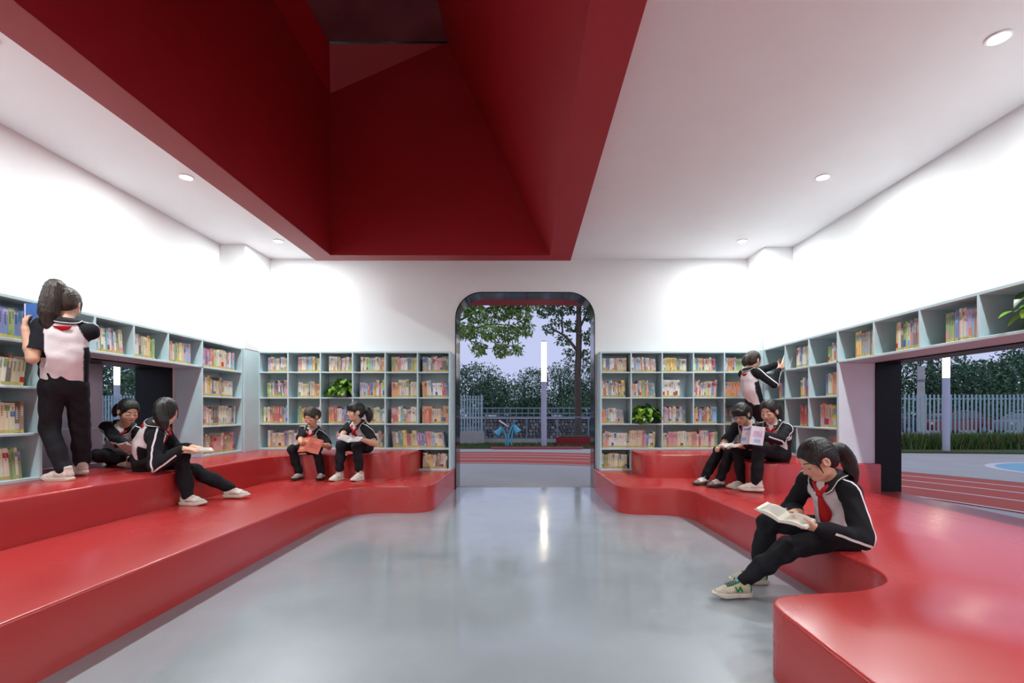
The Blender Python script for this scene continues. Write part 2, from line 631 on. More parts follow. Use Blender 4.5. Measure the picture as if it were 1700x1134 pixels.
T = 0.018
CASES = {}
for case, nm, lab, loc in (
        ('bl', 'bookcase', 'pale blue bookcase left of the doorway, six columns of book cubbies', (-2.27, SYB, L2)),
        ('br', 'bookcase', 'pale blue bookcase right of the doorway, five columns of book cubbies', (2.0, SYB, L2)),
        ('l', 'bookcase', 'pale blue bookcase along the left wall bridging a window niche', (SXL, 4.4, L2)),
        ('r', 'bookcase', 'pale blue bookcase along the right wall bridging the wide window', (SXR, 4.4, L2))):
    e = empty(nm, loc)
    tag(e, lab, 'bookcase', 'built-in pale blue bookcases')
    CASES[case] = e


def hboard(case, u0, u1, z, name='shelf_board', t=T):
    board(case, CASES[case], name, u0, u1, z - t / 2, z + t / 2)


def vboard(case, u, z0, z1, name='divider', t=T):
    board(case, CASES[case], name, u - t / 2, u + t / 2, z0 + T / 2, z1 - T / 2)


ZB = [1.845, 1.578, 1.242, .897, .571]
XB = [-3.525, -3.127, -2.70, -2.277, -1.849, -1.424, -1.003]
hboard('bl', XB[0] + .01, XB[-1] + .012, 1.845, 'top_board', .024)
for z in ZB[1:4]:
    hboard('bl', XB[0] + .01, XB[-1] - .009, z)
hboard('bl', XB[0] + .01, XB[-1] - .009, L2 + .013, 'shelf_board', .024)
for r in range(3):
    for x in XB[1:-1]:
        vboard('bl', x, ZB[r + 1], ZB[r])
for x in (XB[2], XB[4]):
    vboard('bl', x, ZB[4], ZB[3])
vboard('bl', XB[0] + .019, ZB[4], ZB[0], 'side_panel')
board('bl', CASES['bl'], 'side_panel', XB[-1] - .012, XB[-1] + .012, L1, ZB[0] - .012)
vboard('bl', XB[5], L1 + .012, L2 + .005)
hboard('bl', XB[5] - .009, XB[6] - .012, L1 + .012, 'shelf_board', .024)
board('bl', CASES['bl'], 'back_panel', XB[0] + .01, XB[-1] - .012, L2, ZB[0], DEPTH['bl'] - .012)
board('bl', CASES['bl'], 'corner_panel', SXL + .002, SXL + .026, L2, ZT - .012, -.33, DEPTH['bl'])

XBR = [.987, 1.384, 1.793, 2.203, 2.611, 3.015]
hboard('br', XBR[0] - .012, XBR[-1], 1.845, 'top_board', .024)
for z in ZB[1:4]:
    hboard('br', XBR[0] + .009, XBR[-1], z)
hboard('br', XBR[0] + .009, XBR[-1], L2 + .013, 'shelf_board', .024)
for r in range(3):
    for x in XBR[1:-1]:
        vboard('br', x, ZB[r + 1], ZB[r])
for x in (XBR[2], XBR[4]):
    vboard('br', x, ZB[4], ZB[3])
vboard('br', XBR[-1] - .009, ZB[4], ZB[0], 'side_panel')
board('br', CASES['br'], 'side_panel', XBR[0] - .012, XBR[0] + .012, L1, ZB[0] - .012)
vboard('br', XBR[1], L1 + .012, L2 + .005)
hboard('br', XBR[0] + .012, XBR[1] + .009, L1 + .012, 'shelf_board', .024)
board('br', CASES['br'], 'back_panel', XBR[0] + .012, XBR[-1], L2, ZB[0], DEPTH['br'] - .012)
board('br', CASES['br'], 'corner_panel', SXR - .022, SXR + .002, L2, ZT - .012, -.21, DEPTH['br'])

ZS = [1.845, 1.550, 1.228, .895, .571]
YLF = [5.262, 5.985]
YLW = [5.262, 4.762, 4.345, 3.952, 3.508]
YLN = [3.508, 2.66, 1.81, .96, .11]
hboard('l', YLN[-1], YLF[1], 1.845, 'top_board', .024)
hboard('l', YLN[-1], YLF[1], ZS[1], 'shelf_board', .022)
for u in YLW[1:-1]:
    vboard('l', u, ZS[1], ZS[0])
for u in (YLF[0], YLW[-1]):
    board('l', CASES['l'], 'side_panel', u - .012, u + .012, L2, ZS[0] - .012)
for z in ZS[2:4]:
    hboard('l', YLF[0] + .012, YLF[1], z)
    hboard('l', YLN[-1], YLW[-1] - .012, z)
hboard('l', YLF[0] + .012, YLF[1], L2 + .012, 'shelf_board', .024)
hboard('l', YLN[-1], YLW[-1] - .012, L2 + .012, 'shelf_board', .024)
for u in YLN[1:]:
    vboard('l', u, L2, ZS[0])
board('l', CASES['l'], 'side_panel', YLF[1], YLF[1] + .022, L2, ZT, 0)
board('l', CASES['l'], 'back_panel', YLW[-1], YLF[0], ZS[1], ZS[0], DEPTH['l'] - .012)
board('l', CASES['l'], 'back_panel', YLF[0], YLF[1], L2, ZS[0], DEPTH['l'] - .012)
board('l', CASES['l'], 'back_panel', YLN[-1], YLN[0], L2, ZS[0], DEPTH['l'] - .012)

ZRR = [1.845, 1.542, 1.210, .890, .571]
YRF = [4.672, 5.15, 5.62, 6.09]
YRW = [4.672, 4.187, 3.70, 3.22, 2.73, 2.24, 1.75, 1.26, .88]
hboard('r', YRW[-1] - .8, YRF[-1], 1.845, 'top_board', .024)
hboard('r', YRW[-1] - .8, YRF[-1], ZRR[1], 'shelf_board', .022)
for u in YRW[1:-1]:
    vboard('r', u, ZRR[1], ZRR[0])
for u in (YRF[0], YRW[-1]):
    board('r', CASES['r'], 'side_panel', u - .012, u + .012, L2 if u > 2 else L1, ZRR[0] - .012)
for z in ZRR[2:4]:
    hboard('r', YRF[0] + .012, YRF[-1], z)
hboard('r', YRF[0] + .012, YRF[-1], L2 + .012, 'shelf_board', .024)
for r in range(3):
    for u in YRF[1:-1]:
        vboard('r', u, ZRR[r + 1], ZRR[r])
vboard('r', 5.38, ZRR[4], ZRR[3])
board('r', CASES['r'], 'side_panel', YRF[-1], YRF[-1] + .022, L2, ZT, 0)
board('r', CASES['r'], 'back_panel', YRW[-1] - .8, YRF[0], ZRR[1], ZRR[0], DEPTH['r'] - .012)
board('r', CASES['r'], 'back_panel', YRF[0], YRF[-1], L2, ZRR[0], DEPTH['r'] - .012)
board('r', CASES['r'], 'end_panel', YRF[0] - .022, YRF[0] - .012, L2, ZRR[1] - .012, 0.002, DEPTH['r'], m=mat('cool_white_laminate', rgb(222, 230, 236), 0.45, var=0.02))

# grey panel closing half of the left window
M_PANEL = mat('grey_lavender_panel', rgb(172, 172, 188), 0.6, var=0.03, bump=0.05, bscale=120)
pe = empty('window_panel', (XL - .39, 4.15, L2))
tag(pe, 'plain grey panel closing half of the left window niche', 'panel')
box_obj('upper_panel', (XL - .40, LW0 + .02, .905), (XL - .375, 4.78, LWZ - .02), M_PANEL, pe, .003)
box_obj('lower_panel', (XL - .40, LW0 + .02, L2), (XL - .375, 4.78, .898), M_PANEL, pe, .003)

# ================================================================== BOOKS
BC = {'w': ((226, 222, 210), 'off-white'), 'W': ((240, 239, 238), 'white'), 'c': ((214, 198, 166), 'cream'), 'r': ((186, 32, 44), 'red'), 'k': ((222, 142, 150), 'pink'),
      'o': ((222, 136, 86), 'orange'), 'y': ((228, 192, 84), 'yellow'), 'g': ((124, 164, 98), 'green'), 'l': ((164, 200, 70), 'lime'), 't': ((66, 140, 158), 'teal'),
      'b': ((62, 104, 176), 'blue'), 's': ((134, 184, 220), 'sky-blue'), 'p': ((128, 66, 150), 'purple'), 'v': ((176, 164, 204), 'lavender'), 'm': ((196, 46, 120), 'magenta'),
      'n': ((140, 92, 60), 'brown'), 'd': ((52, 48, 52), 'dark'), 'a': ((152, 152, 156), 'grey')}
LABELC = rgb(196, 172, 104)
PAGEC = rgb(232, 224, 204)
M_BOOK = vmat('printed_book_cover', 0.45, 0.06, 90, spec=0.4)
ORD = ['first', 'second', 'third'] + ['%dth' % i for i in range(4, 21)] + ['21st', '22nd', '23rd'] + ['%dth' % i for i in range(24, 31)]
BOOKS = []     # (visible size, verts, faces, cols, label, group)


def book_mesh(case, u0, u1, z0, h, v0, dep, code, rng, lean):
    q = MB()
    pal = rgb(*BC[code][0])
    base = [min(1, max(0, (c * .74 + q_ * .26) * rng.uniform(.9, 1.08))) for c, q_ in zip(pal, rgb(214, 204, 190))]

    def P(u, v, z):
        return wpt(case, u + (z - z0) * lean, v, z)

    def bx(a0, a1, c0, c1, w0, w1, col):
        p = [P(a0, c0, w0), P(a1, c0, w0), P(a1, c1, w0), P(a0, c1, w0), P(a0, c0, w1), P(a1, c0, w1), P(a1, c1, w1), P(a0, c1, w1)]
        q.add(p, [(0, 3, 2, 1), (4, 5, 6, 7), (0, 1, 5, 4), (1, 2, 6, 5), (2, 3, 7, 6), (3, 0, 4, 7)], col)

    def quad(a0, a1, w0, w1, col):
        e = 0.0007
        q.add([P(a0, v0 - e, w0), P(a1, v0 - e, w0), P(a1, v0 - e, w1), P(a0, v0 - e, w1)], [(0, 1, 2, 3)], col)

    g = .0006
    u0, u1 = u0 + g, u1 - g
    bx(u0, u1, v0, v0 + dep, z0, z0 + h, base)
    w = u1 - u0
    q.add([P(u0 + w * .12, v0 + .003, z0 + h + .0005), P(u1 - w * .12, v0 + .003, z0 + h + .0005), P(u1 - w * .12, v0 + dep - .002, z0 + h + .0005), P(u0 + w * .12, v0 + dep - .002, z0 + h + .0005)],
          [(0, 1, 2, 3)], PAGEC)
    quad(u0, u1, z0 + .004, z0 + .026, [c * rng.uniform(.85, 1.1) for c in LABELC])
    light = sum(base) > 0.9
    k = rng.random()
    ink = [c * .45 for c in base] if light else [min(1, c * .4 + .5) for c in base]
    if k < .35:
        oc = rgb(*BC[rng.choice('wrkobsgvt')][0])
        a = rng.uniform(.55, .8)
        quad(u0, u1, z0 + h * a, z0 + h * rng.uniform(a + .06, .97), oc)
    elif k < .6:
        a = rng.uniform(.28, .4)
        quad(u0, u1, z0 + .028, z0 + h * a, [min(1, c * .5 + .45) for c in base] if not light else rgb(*BC[rng.choice('kosgvrbn')][0]))
    # the title runs down the spine as a column of small characters
    n = rng.randint(3, 6)
    zt = z0 + h * rng.uniform(.82, .92)
    s = min(w * .5, .011)
    for i in range(n):
        zz = zt - i * s * 1.35
        if zz - s < z0 + .03:
            break
        um = (u0 + u1) / 2
        q.add([P(um - s / 2, v0 - .0012, zz - s), P(um + s / 2, v0 - .0012, zz - s), P(um + s / 2, v0 - .0012, zz), P(um - s / 2, v0 - .0012, zz)], [(0, 1, 2, 3)], ink)
    return q


def row(case, ua, ub, z0, hmax, f0, f1, codes, where, lean=0.0, rev=False, hb=None):
    setb = .045 if case in ('bl', 'br') else .032
    rng = random.Random(int(abs(ua) * 1000) * 7 + int(z0 * 1000) * 13 + len(codes))
    ua, ub = ua + .011, ub - .011
    if rev:                      # side walls seen mirrored: picture-left is the far end
        a, b = ub - (ub - ua) * f0, ub - (ub - ua) * f1
    else:
        a, b = ua + (ub - ua) * f0, ua + (ub - ua) * f1
    wd, hs, prev = [], [], None
    for c in codes:
        if c != prev:
            bw, bh = rng.uniform(.7, 1.35), rng.uniform(.62, .80) if hb is None else rng.uniform(hb - .05, hb + .06)
        wd.append(bw * rng.uniform(.95, 1.05))
        hs.append(min(.95, bh * rng.uniform(.985, 1.015)))
        prev = c
    tot = sum(wd)
    pos = a
    v0 = setb + rng.uniform(-.01, .01)
    for i, c in enumerate(codes):
        w = abs(b - a) * wd[i] / tot
        u0, u1 = (pos, pos + w) if not rev else (pos - w, pos)
        pos = u1 if not rev else u0
        h = hmax * hs[i]
        dep = rng.uniform(.135, .16)
        ln = lean * (1 if i > len(codes) * .35 else .6)
        q = book_mesh(case, u0, u1, z0 + .0005, h, v0 + rng.uniform(0, .008), dep, c, rng, ln)
        um = (u0 + u1) / 2
        if case in ('bl', 'br'):
            size = w * h * (FPX / SYB) ** 2
        else:
            size = w * h * FPX ** 2 * abs(wpt(case, um, 0, 0)[0]) / max(.3, um) ** 3
            px = VX + wpt(case, um, v0, 0)[0] * FPX / max(.3, um)
            if px < -6 or px > 1706:
                size = 0
        BOOKS.append((size, q, '%s book, %s from left, %s' % (BC[c][1], ORD[min(i, len(ORD) - 1)], where),
                      {'bl': 'books left of the doorway', 'br': 'books right of the doorway', 'l': 'books on the left wall', 'r': 'books on the right wall'}[case]))


tt = T / 2
RN = ['top row', 'second row', 'third row', 'fourth row', 'bottom cubby']
CN = ['first', 'second', 'third', 'fourth', 'fifth', 'sixth']
BLS = [[(.28, .97, 'vvccbcccawwcg'), (.25, .97, 'kkwwwvvssyydcc'), (.2, .97, 'wwwwdynbwwkwwgg'), (.2, .97, 'wwwwllsscwwcno'), (.15, .97, 'ggknkwwwbbggyy'), (.12, .97, 'aaawbacckkkddd')],
       [(.25, .97, 'llwgwnppwdybkk'), (.25, .97, 'wwccctcccooo'), None, (.17, .97, 'vvvsrbbyowwrwl'), (.15, .97, 'oooocccctcc'), (.12, .97, 'oowwbWWWWrrb')],
       [(.05, .97, 'gwlwoorrrrtsv'), (.25, .97, 'tgyoookoovvw'), (.2, .97, 'ooorwwvbttk'), (.2, .97, 'vsbbdcccaw'), (.15, .97, 'rrrrwasnkkwww'), (.1, .97, 'oooooccccdoo')]]
for r in range(3):
    for c in range(6):
        if BLS[r][c]:
            f0, f1, cd = BLS[r][c]
            row('bl', XB[c], XB[c + 1], ZB[r + 1] + tt, ZB[r] - ZB[r + 1] - .02 if r == 0 else .29, f0, f1, cd, '%s, %s column left of doorway' % (RN[r], CN[c]), hb=.78 if r == 0 else None,
                lean=(-.06 if (r, c) in ((1, 0), (1, 5)) else 0))
row('bl', XB[0], XB[2], ZB[4] + .014, .29, .13, .98, 'waccccpgwvwcktwvvkwwbs', 'fourth row, leftmost wide cubby left of doorway')
row('bl', XB[2], XB[4], ZB[4] + .014, .29, .20, .98, 'bvsawkmwvvwwbkwdwwwaadd', 'fourth row, middle wide cubby left of doorway')
row('bl', XB[4], XB[6], ZB[4] + .014, .29, .10, .94, 'aawttyymmlccppbbrkkksswwcccb', 'fourth row, wide cubby nearest doorway on left', lean=-.14)
row('bl', XB[5], XB[6], L1 + .0245, .24, .12, .93, 'wwyyccdnacwd', 'lowest small cubby left of doorway', hb=.8, lean=.05)
BRS = [[(.02, .88, 'gwwbbWWnnccccc'), (.02, .85, 'wwbvsswrwwbwwrww'), (.02, .83, 'wwyyyyyycdgwwww'), (.02, .75, 'wgbsyymwwwccmm'), (.02, .8, 'wwooosggggww')],
       [(.02, .86, 'crrwwtswnccoccyy'), (.02, .82, 'koowdwoggkwtttt'), (.02, .6, 'WWWWWWWW'), (.02, .78, 'rrWrwwcccccbk'), (.02, .55, 'ooooo')],
       [(.02, .8, 'ooswwwwwaaaaa'), None, (.02, .8, 'bkksdwkcwgbrstdd'), (.02, .8, 'oybvvdrnyobsss'), (.02, .7, 'ddbbadw')]]
for r in range(3):
    for c in range(5):
        if BRS[r][c]:
            f0, f1, cd = BRS[r][c]
            row('br', XBR[c], XBR[c + 1], ZB[r + 1] + tt, ZB[r] - ZB[r + 1] - .02 if r == 0 else .29, f0, f1, cd, '%s, %s column right of doorway' % (RN[r], CN[c]), hb=.74 if r == 0 else None,
                lean=(-.07 if (r, c) in ((1, 0), (1, 1), (0, 1), (2, 0)) else (.09 if (r, c) == (1, 3) else 0)))
row('br', XBR[0], XBR[2], ZB[4] + .014, .29, .02, .90, 'ckkwwwwwwwdccccccmvbwwcc', 'fourth row, wide cubby nearest doorway on right', lean=.06)
row('br', XBR[2], XBR[4], ZB[4] + .014, .29, .02, .92, 'ccnkkkkkwwwcckkkwrwwwmwwg', 'fourth row, second wide cubby right of doorway')
row('br', XBR[4], XBR[5], ZB[4] + .014, .29, .02, .7, 'ddbaw', 'fourth row, corner cubby right of doorway')
row('br', XBR[0], XBR[1], L1 + .0245, .24, .02, .92, 'wggcccwwlcccc', 'lowest small cubby right of doorway', hb=.8)
# left wall
for r, (f0, f1, cd, ln) in enumerate([(.0, .86, 'kpppprrlwwcccsrwbs', 0), (.0, .85, 'wyowyycbcccncncwwww', 0), (.0, .92, 'wccwcdddwwwwwwccbw', .05), (.0, .90, 'cyacwrrkkkwonglkkb', .10)]):
    row('l', YLF[0], YLF[1], ZS[r + 1] + (.011 if r == 0 else tt if r < 3 else .013), .255 if r == 0 else .29, f0, f1, cd, '%s of left wall beside corner' % RN[r], lean=ln, hb=.82 if r == 0 else None)
    row('l', YLN[1], YLN[0], ZS[r + 1] + (.011 if r == 0 else tt if r < 3 else .013), .255 if r == 0 else .29, .55, .91, ['wwwrbbbggbbb', 'ddwwwwdccc', 'wwccccccdn', 'wwwwwwggwg'][r],
        '%s of left wall, picture edge' % RN[r], lean=[0, .12, 0, -.08][r], hb=.82 if r == 0 else None)
row('l', YLW[1], YLW[0], ZS[1] + .011, .255, .06, .74, 'gkwgywyvvv', 'left wall over niche, bay next to tall shelves', hb=.8)
row('l', YLW[2], YLW[1], ZS[1] + .011, .255, .04, .68, 'wwwdcccygg', 'left wall over niche, middle bay', hb=.8)
row('l', YLW[3], YLW[2], ZS[1] + .011, .255, .03, .82, 'gwwwwsswbwgc', 'left wall over niche, bay beside standing reader', lean=-.08, hb=.8)
# right wall (picture-left is the far end)
zz = lambda r: ZRR[r + 1] + (.011 if r == 0 else tt if r < 3 else .013)
row('r', YRF[2], YRF[3], zz(1), .29, .62, .99, 'oobbb', 'right wall second row, corner bay', rev=True)
row('r', YRF[1], YRF[2], zz(0), .265, .37, .99, 'wwbwwwybb', 'right wall top row, middle bay', rev=True, hb=.8, lean=-.05)
row('r', YRF[1], YRF[2], zz(1), .29, .60, .99, 'ywbrr', 'right wall second row, middle bay', rev=True)
row('r', YRF[1], YRF[2], zz(2), .29, .52, .99, 'rrrrww', 'right wall third row, middle bay', rev=True, hb=.78)
row('r', YRF[0], YRF[1], zz(0), .265, .55, .99, 'ggcrww', 'right wall top row, bay by window', rev=True)
row('r', YRF[0], YRF[1], zz(1), .29, .50, .99, 'bwcooo', 'right wall second row, bay by window', rev=True, hb=.74)
row('r', YRF[0], YRF[1], zz(2), .29, .30, .99, 'kooccyygw', 'right wall third row, bay by window', rev=True, hb=.78)
row('r', YRF[0], YRF[1], zz(3), .29, .55, .99, 'nnoo', 'right wall fourth row, bay by window', rev=True)
row('r', YRW[1], YRW[0], zz(0), .265, .44, .99, 'yyyaaaaaayy', 'right wall over window, first bay', rev=True, hb=.85)
row('r', YRW[2], YRW[1], zz(0), .265, .44, .99, 'ywdglwkbnnn', 'right wall over window, second bay', rev=True, hb=.82)
row('r', YRW[3], YRW[2], zz(0), .265, .39, .99, 'gggvbwwwwvvsooo', 'right wall over window, third bay', rev=True, hb=.82)

BOOKS.sort(key=lambda t: -t[0])
rest = MB()
for i, (size, q, lab, grp) in enumerate(BOOKS):
    if i < 300:
        o = q.build('book', M_BOOK, fixn=False)
        tag(o, lab, 'book', grp)
    elif True:
        n = len(rest.v)
        rest.v += q.v
        rest.f += [tuple(j + n for j in f) for f in q.f]
        rest.c += q.c
o = rest.build('books', M_BOOK, fixn=False)
tag(o, 'remaining rows of small paperbacks filling the far cubbies', 'books')
o['kind'] = 'stuff'
print('BOOKS', len(BOOKS))
# ================================================================== POTTED PLANTS, BOTTLE
M_LEAF = vmat('glossy_pothos_leaf', 0.35, 0.18, 14, spec=0.5)
M_POT = mat('white_plastic_pot', rgb(222, 222, 224), 0.35, var=0.02)
M_SOIL = mat('dark_soil', rgb(50, 38, 30), 0.9, var=0.3, vscale=60)
M_STEM = mat('green_stem', rgb(98, 132, 52), 0.5, var=0.1)


def leaf_mesh(name, col):
    """heart-shaped leaf in its own frame: base at origin, tip along +x, thick two-sided"""
    prof = [(0, .0), (.05, .30), (.18, .46), (.36, .48), (.58, .38), (.8, .2), (1.0, 0.0)]
    vs, fs, cs = [], [], []
    for i, (t, w) in enumerate(prof):
        droop = -.22 * t * t
        lob = -.06 if i == 1 else 0
        vs += [(t + lob, -w, droop + w * .22), (t, 0, droop), (t + lob, w, droop + w * .22)]
        cs += [col, [c * 1.15 for c in col], col]
    for i in range(len(prof) - 1):
        a = i * 3
        fs += [(a, a + 3, a + 4, a + 1), (a + 1, a + 4, a + 5, a + 2)]
    me = bpy.data.meshes.new(name)
    me.from_pydata(vs, [], fs)
    at = me.color_attributes.new('Col', 'FLOAT_COLOR', 'POINT')
    for i, c in enumerate(cs):
        at.data[i].color = (*c, 1)
    me.polygons.foreach_set('use_smooth', [True] * len(fs))
    me.materials.append(M_LEAF)
    return me


LEAFS = [leaf_mesh('leaf', rgb(*c)) for c in ((62, 104, 30), (104, 148, 42), (46, 84, 30), (140, 176, 58))]


def plant(loc, label, n, spread, high, seed, pot_r=.055, pot_h=.11, size=.075, box=None):
    rg = random.Random(seed)
    x, y, z = loc
    e = empty('potted_plant', loc)
    tag(e, label, 'plant', 'potted green plants')
    q = MB()
    q.lathe([(pot_r * .78, 0), (pot_r * .95, pot_h * .5), (pot_r, pot_h), (pot_r * .9, pot_h), (pot_r * .85, pot_h * .86)], loc, 20, capt=False)
    smooth_angle(q.build('pot', M_POT, e), 45)
    q = MB()
    q.lathe([(.001, pot_h * .85), (pot_r * .86, pot_h * .87)], loc, 16, capb=False, capt=False)
    q.build('soil', M_SOIL, e)
    st = MB()
    for i in range(n):
        a = rg.uniform(0, 2 * math.pi)
        rr = spread * math.sqrt(rg.uniform(.05, 1))
        hz = pot_h + high * rg.uniform(.0, 1) * (1.05 - .75 * rr / spread) - (0.05 if rr > spread * .8 else 0)
        p = Vector((x + rr * math.cos(a), y + rr * math.sin(a), z + max(.02, hz)))
        if box:
            p = Vector((min(max(p.x, box[0]), box[1]), min(max(p.y, box[2]), box[3]), min(p.z, box[4])))
        b0 = Vector((x, y, z + pot_h * .9))
        mid = (b0 + p) / 2 + Vector((0, 0, .03))
        st.tube([b0, mid, p], [.0028, .002, .0016], 5)
        o = bpy.data.objects.new('leaf', LEAFS[rg.choice((0, 0, 1, 1, 2, 3))])
        s = size * rg.uniform(.7, 1.25)
        o.scale = (s, s * .95, s)
        o.location = p
        o.rotation_euler = (rg.uniform(-.5, .5), rg.uniform(-.1, .9), a + rg.uniform(-.6, .6))
        COL.objects.link(o)
        o.parent = e
        o.matrix_parent_inverse = inv_of(e)
    st.build('stems', M_STEM, e, smooth=True)
    return e


plant((-2.445, SYB + .13, ZB[2] + tt), 'green leafy plant in white pot, second row left of doorway', 115, .18, .19, 3, size=.085, box=(-2.64, -2.32, SYB - .06, SYB + .22, 1.52))
plant((1.60, SYB + .12, ZB[3] + tt), 'green leafy plant in white pot, third row right of doorway', 115, .18, .18, 5, size=.085, box=(1.43, 1.75, SYB - .07, SYB + .22, 1.17))
plant((SXR + .16, 2.88, ZRR[1] + .011), 'large leafy plant in white pot on shelf over the wide window', 40, .19, .19, 8, pot_r=.065, pot_h=.13, size=.105,
      box=(SXR - .10, SXR + .28, 2.77, 3.14, 1.79))
plant((XL + .0, 3.60, L2), 'small trailing plant on the floor of the left window niche', 12, .10, .24, 9, pot_r=.045, pot_h=.09, size=.08, box=(XL - .2, XL + .22, 3.55, 3.75, 1.0))

bt = empty('water_bottle', (-1.30, SYB + .05, ZB[3] + tt))
tag(bt, 'salmon pink water bottle standing in front of books', 'bottle')
M_PINK = mat('salmon_plastic', rgb(226, 140, 126), 0.35, var=0.02)
q = MB()
q.lathe([(.028, 0), (.031, .006), (.031, .135), (.027, .145)], bt.location, 20)
smooth_angle(q.build('bottle_body', M_PINK, bt), 40)
q = MB()
q.lathe([(.024, .145), (.024, .165), (.018, .172)], bt.location, 20)
smooth_angle(q.build('cap', M_PINK, bt), 40)
q = MB()
q.tube([Vector(bt.location) + Vector((.024 + .02 * math.sin(t), 0, .155 + .02 * math.cos(t))) for t in [i * math.pi / 6 for i in range(7)]], .004, 6)
q.build('carry_loop', M_PINK, bt, smooth=True)

# ================================================================== OUTDOORS
M_GROUND = mat('outdoor_grey_paving', rgb(178, 176, 168), 0.75, var=0.06, vscale=1.2, bump=0.08, bscale=90)
M_TRACK = mat('red_running_track', rgb(186, 80, 60), 0.85, var=0.12, vscale=90, bump=0.15, bscale=140)
M_LINE = mat('white_line_paint', rgb(220, 216, 212), 0.7, var=0.04)
M_GRASS = mat('lawn_green', rgb(70, 84, 44), 0.95, var=0.35, vscale=30, bump=0.4, bscale=90)
M_FENCE = mat('pale_blue_fence_steel', rgb(156, 184, 190), 0.45, var=0.03)
M_CONC = mat('weathered_concrete', rgb(176, 172, 168), 0.85, var=0.10, vscale=6, bump=0.1)
M_POST = mat('pale_grey_lamp_post', rgb(190, 190, 205), 0.4, var=0.02)
M_TUBE = mat('lit_lamp_tube', (1, 1, 1), 0.4, emit=(1.0, 0.86, 0.62), estr=POST_E)
q = MB()
q.box((-70, 6.76, -.16), (70, 17.4, -.012))
q.box((-90, 17.4, -.5), (90, 160, -.28))
q.box((XR + .2, -12, -.16), (70, 6.76, -.012))
q.box((-70, -12, -.16), (XL - .4, 6.76, -.012))
struct(q.build('ground', M_GROUND), 'grey paved ground outside')

# curved running track round the building
TC = (-1.3, 3.3)


def ring(name, r0, r1, a0, a1, z, m, n=64, th=.006, parent=None):
    vs, fs = [], []
    for i in range(n + 1):
        t = math.radians(a0 + (a1 - a0) * i / n)
        for r, zz_ in ((r0, z), (r1, z), (r1, z - th), (r0, z - th)):
            vs.append((TC[0] + r * math.cos(t), TC[1] + r * math.sin(t), zz_))
    for i in range(n):
        for k in range(4):
            a, b = i * 4 + k, i * 4 + (k + 1) % 4
            fs.append((a, b, b + 4, a + 4))
    fs += [(0, 1, 2, 3), (n * 4 + 3, n * 4 + 2, n * 4 + 1, n * 4)]
    o = mesh_obj(name, vs, fs, m, parent)
    return o


tr = ring('running_track', 6.75, 9.55, -40, 215, -.004, M_TRACK, 110)
tag(tr, 'red rubber running track curving round the building', 'running track')
for r in (6.80, 7.60, 8.35, 9.0):
    ring('lane_line', r - .025, r + .025, -40, 215, -.001, M_LINE, 110, .004, tr)
ring('track_kerb', 9.55, 9.68, -40, 215, .004, M_CONC, 110, .03, tr)
# court marking beyond the track
M_COURT = mat('turquoise_court_paint', rgb(128, 184, 200), 0.75, var=0.05)
cm = empty('court_marking', (10.2, 8.7, -.01))
tag(cm, 'turquoise court circle with white border painted on the paving', 'court marking')
for nm, m, r, z in (('border', M_LINE, 1.75, -.009), ('field', M_COURT, 1.60, -.006)):
    q = MB()
    q.lathe([(r, -.003), (r, 0)], (10.5, 8.5, z), 56)
    q.build(nm, m, cm)

# lawn strips
q = MB()
q.box((-24, 14.1, -.012), (7.5, 16.4, .03))
struct(q.build('ground_lawn', M_GRASS), 'strip of lawn beyond the running track')
q = MB()
q.prism([(7.5, 12.9), (12.0, 12.35), (22, 10.9), (22, 16.4), (7.5, 16.4)], -.012, .03)
struct(q.build('ground_verge', M_GRASS), 'planted verge in front of the picket fence')


def blades(name, label, area, n, hmin, hmax, seed, wd=.012):
    rg = random.Random(seed)
    vs, fs, cs = [], [], []
    for i in range(n):
        x, y = area(rg)
        a = rg.uniform(0, math.pi * 2)
        h = rg.uniform(hmin, hmax)
        lx, ly = math.cos(a) * h * rg.uniform(.1, .6), math.sin(a) * h * rg.uniform(.1, .6)
        b = rg.uniform(0, math.pi)
        dx, dy = math.cos(b) * wd, math.sin(b) * wd
        k = len(vs)
        c = rgb(rg.randint(60, 110), rg.randint(84, 128), rg.randint(38, 64))
        vs += [(x - dx, y - dy, 0), (x + dx, y + dy, 0), (x + lx * .5 + dx * .7, y + ly * .5 + dy * .7, h * .7), (x + lx * .5 - dx * .7, y + ly * .5 - dy * .7, h * .7), (x + lx, y + ly, h)]
        fs += [(k, k + 1, k + 2, k + 3), (k + 3, k + 2, k + 4)]
        cs += [c] * 5
    o = mesh_obj(name, vs, fs, vmat('grass_blade', 0.8, 0.1, 5), None, False, cs)
    tag(o, label, 'grass')
    o['kind'] = 'stuff'


blades('grass', 'tall unmown grass along the foot of the right fence', lambda g: (g.uniform(9.5, 18), g.uniform(13.3, 14.4)), 9000, .15, .55, 1, .014)
blades('lawn_grass', 'short lawn grass beyond the track seen through the doorway', lambda g: (g.uniform(-3, 3), g.uniform(14.2, 15.9)), 6000, .05, .10, 2, .012)


# picket fences: each picket its own part
def pickets(x0, x1, y, z0, z1, pitch, label, loc):
    e = empty('picket_fence', loc)
    tag(e, label, 'fence', 'pale blue picket fences')
    q = MB()
    q.bbox((-.024, -.014, 0), (.024, .014, z1 - z0), .004)
    first = None
    x = x0
    while x < x1:
        if first is None:
            first = q.build('picket', M_FENCE)
            o = first
        else:
            o = bpy.data.objects.new('picket', first.data)
            COL.objects.link(o)
        o.location = (x, y, z0)
        o.parent = e
        o.matrix_parent_inverse = inv_of(e)
        x += pitch
    for z in (z0 + .12, z1 - .13):
        box_obj('rail', (x0 - .05, y + .014, z - .018), (x1 + .02, y + .045, z + .018), M_FENCE, e)
    box_obj('concrete_base', (x0 - .1, y - .06, 0), (x1 + .1, y + .12, z0 + .02), M_CONC, e)


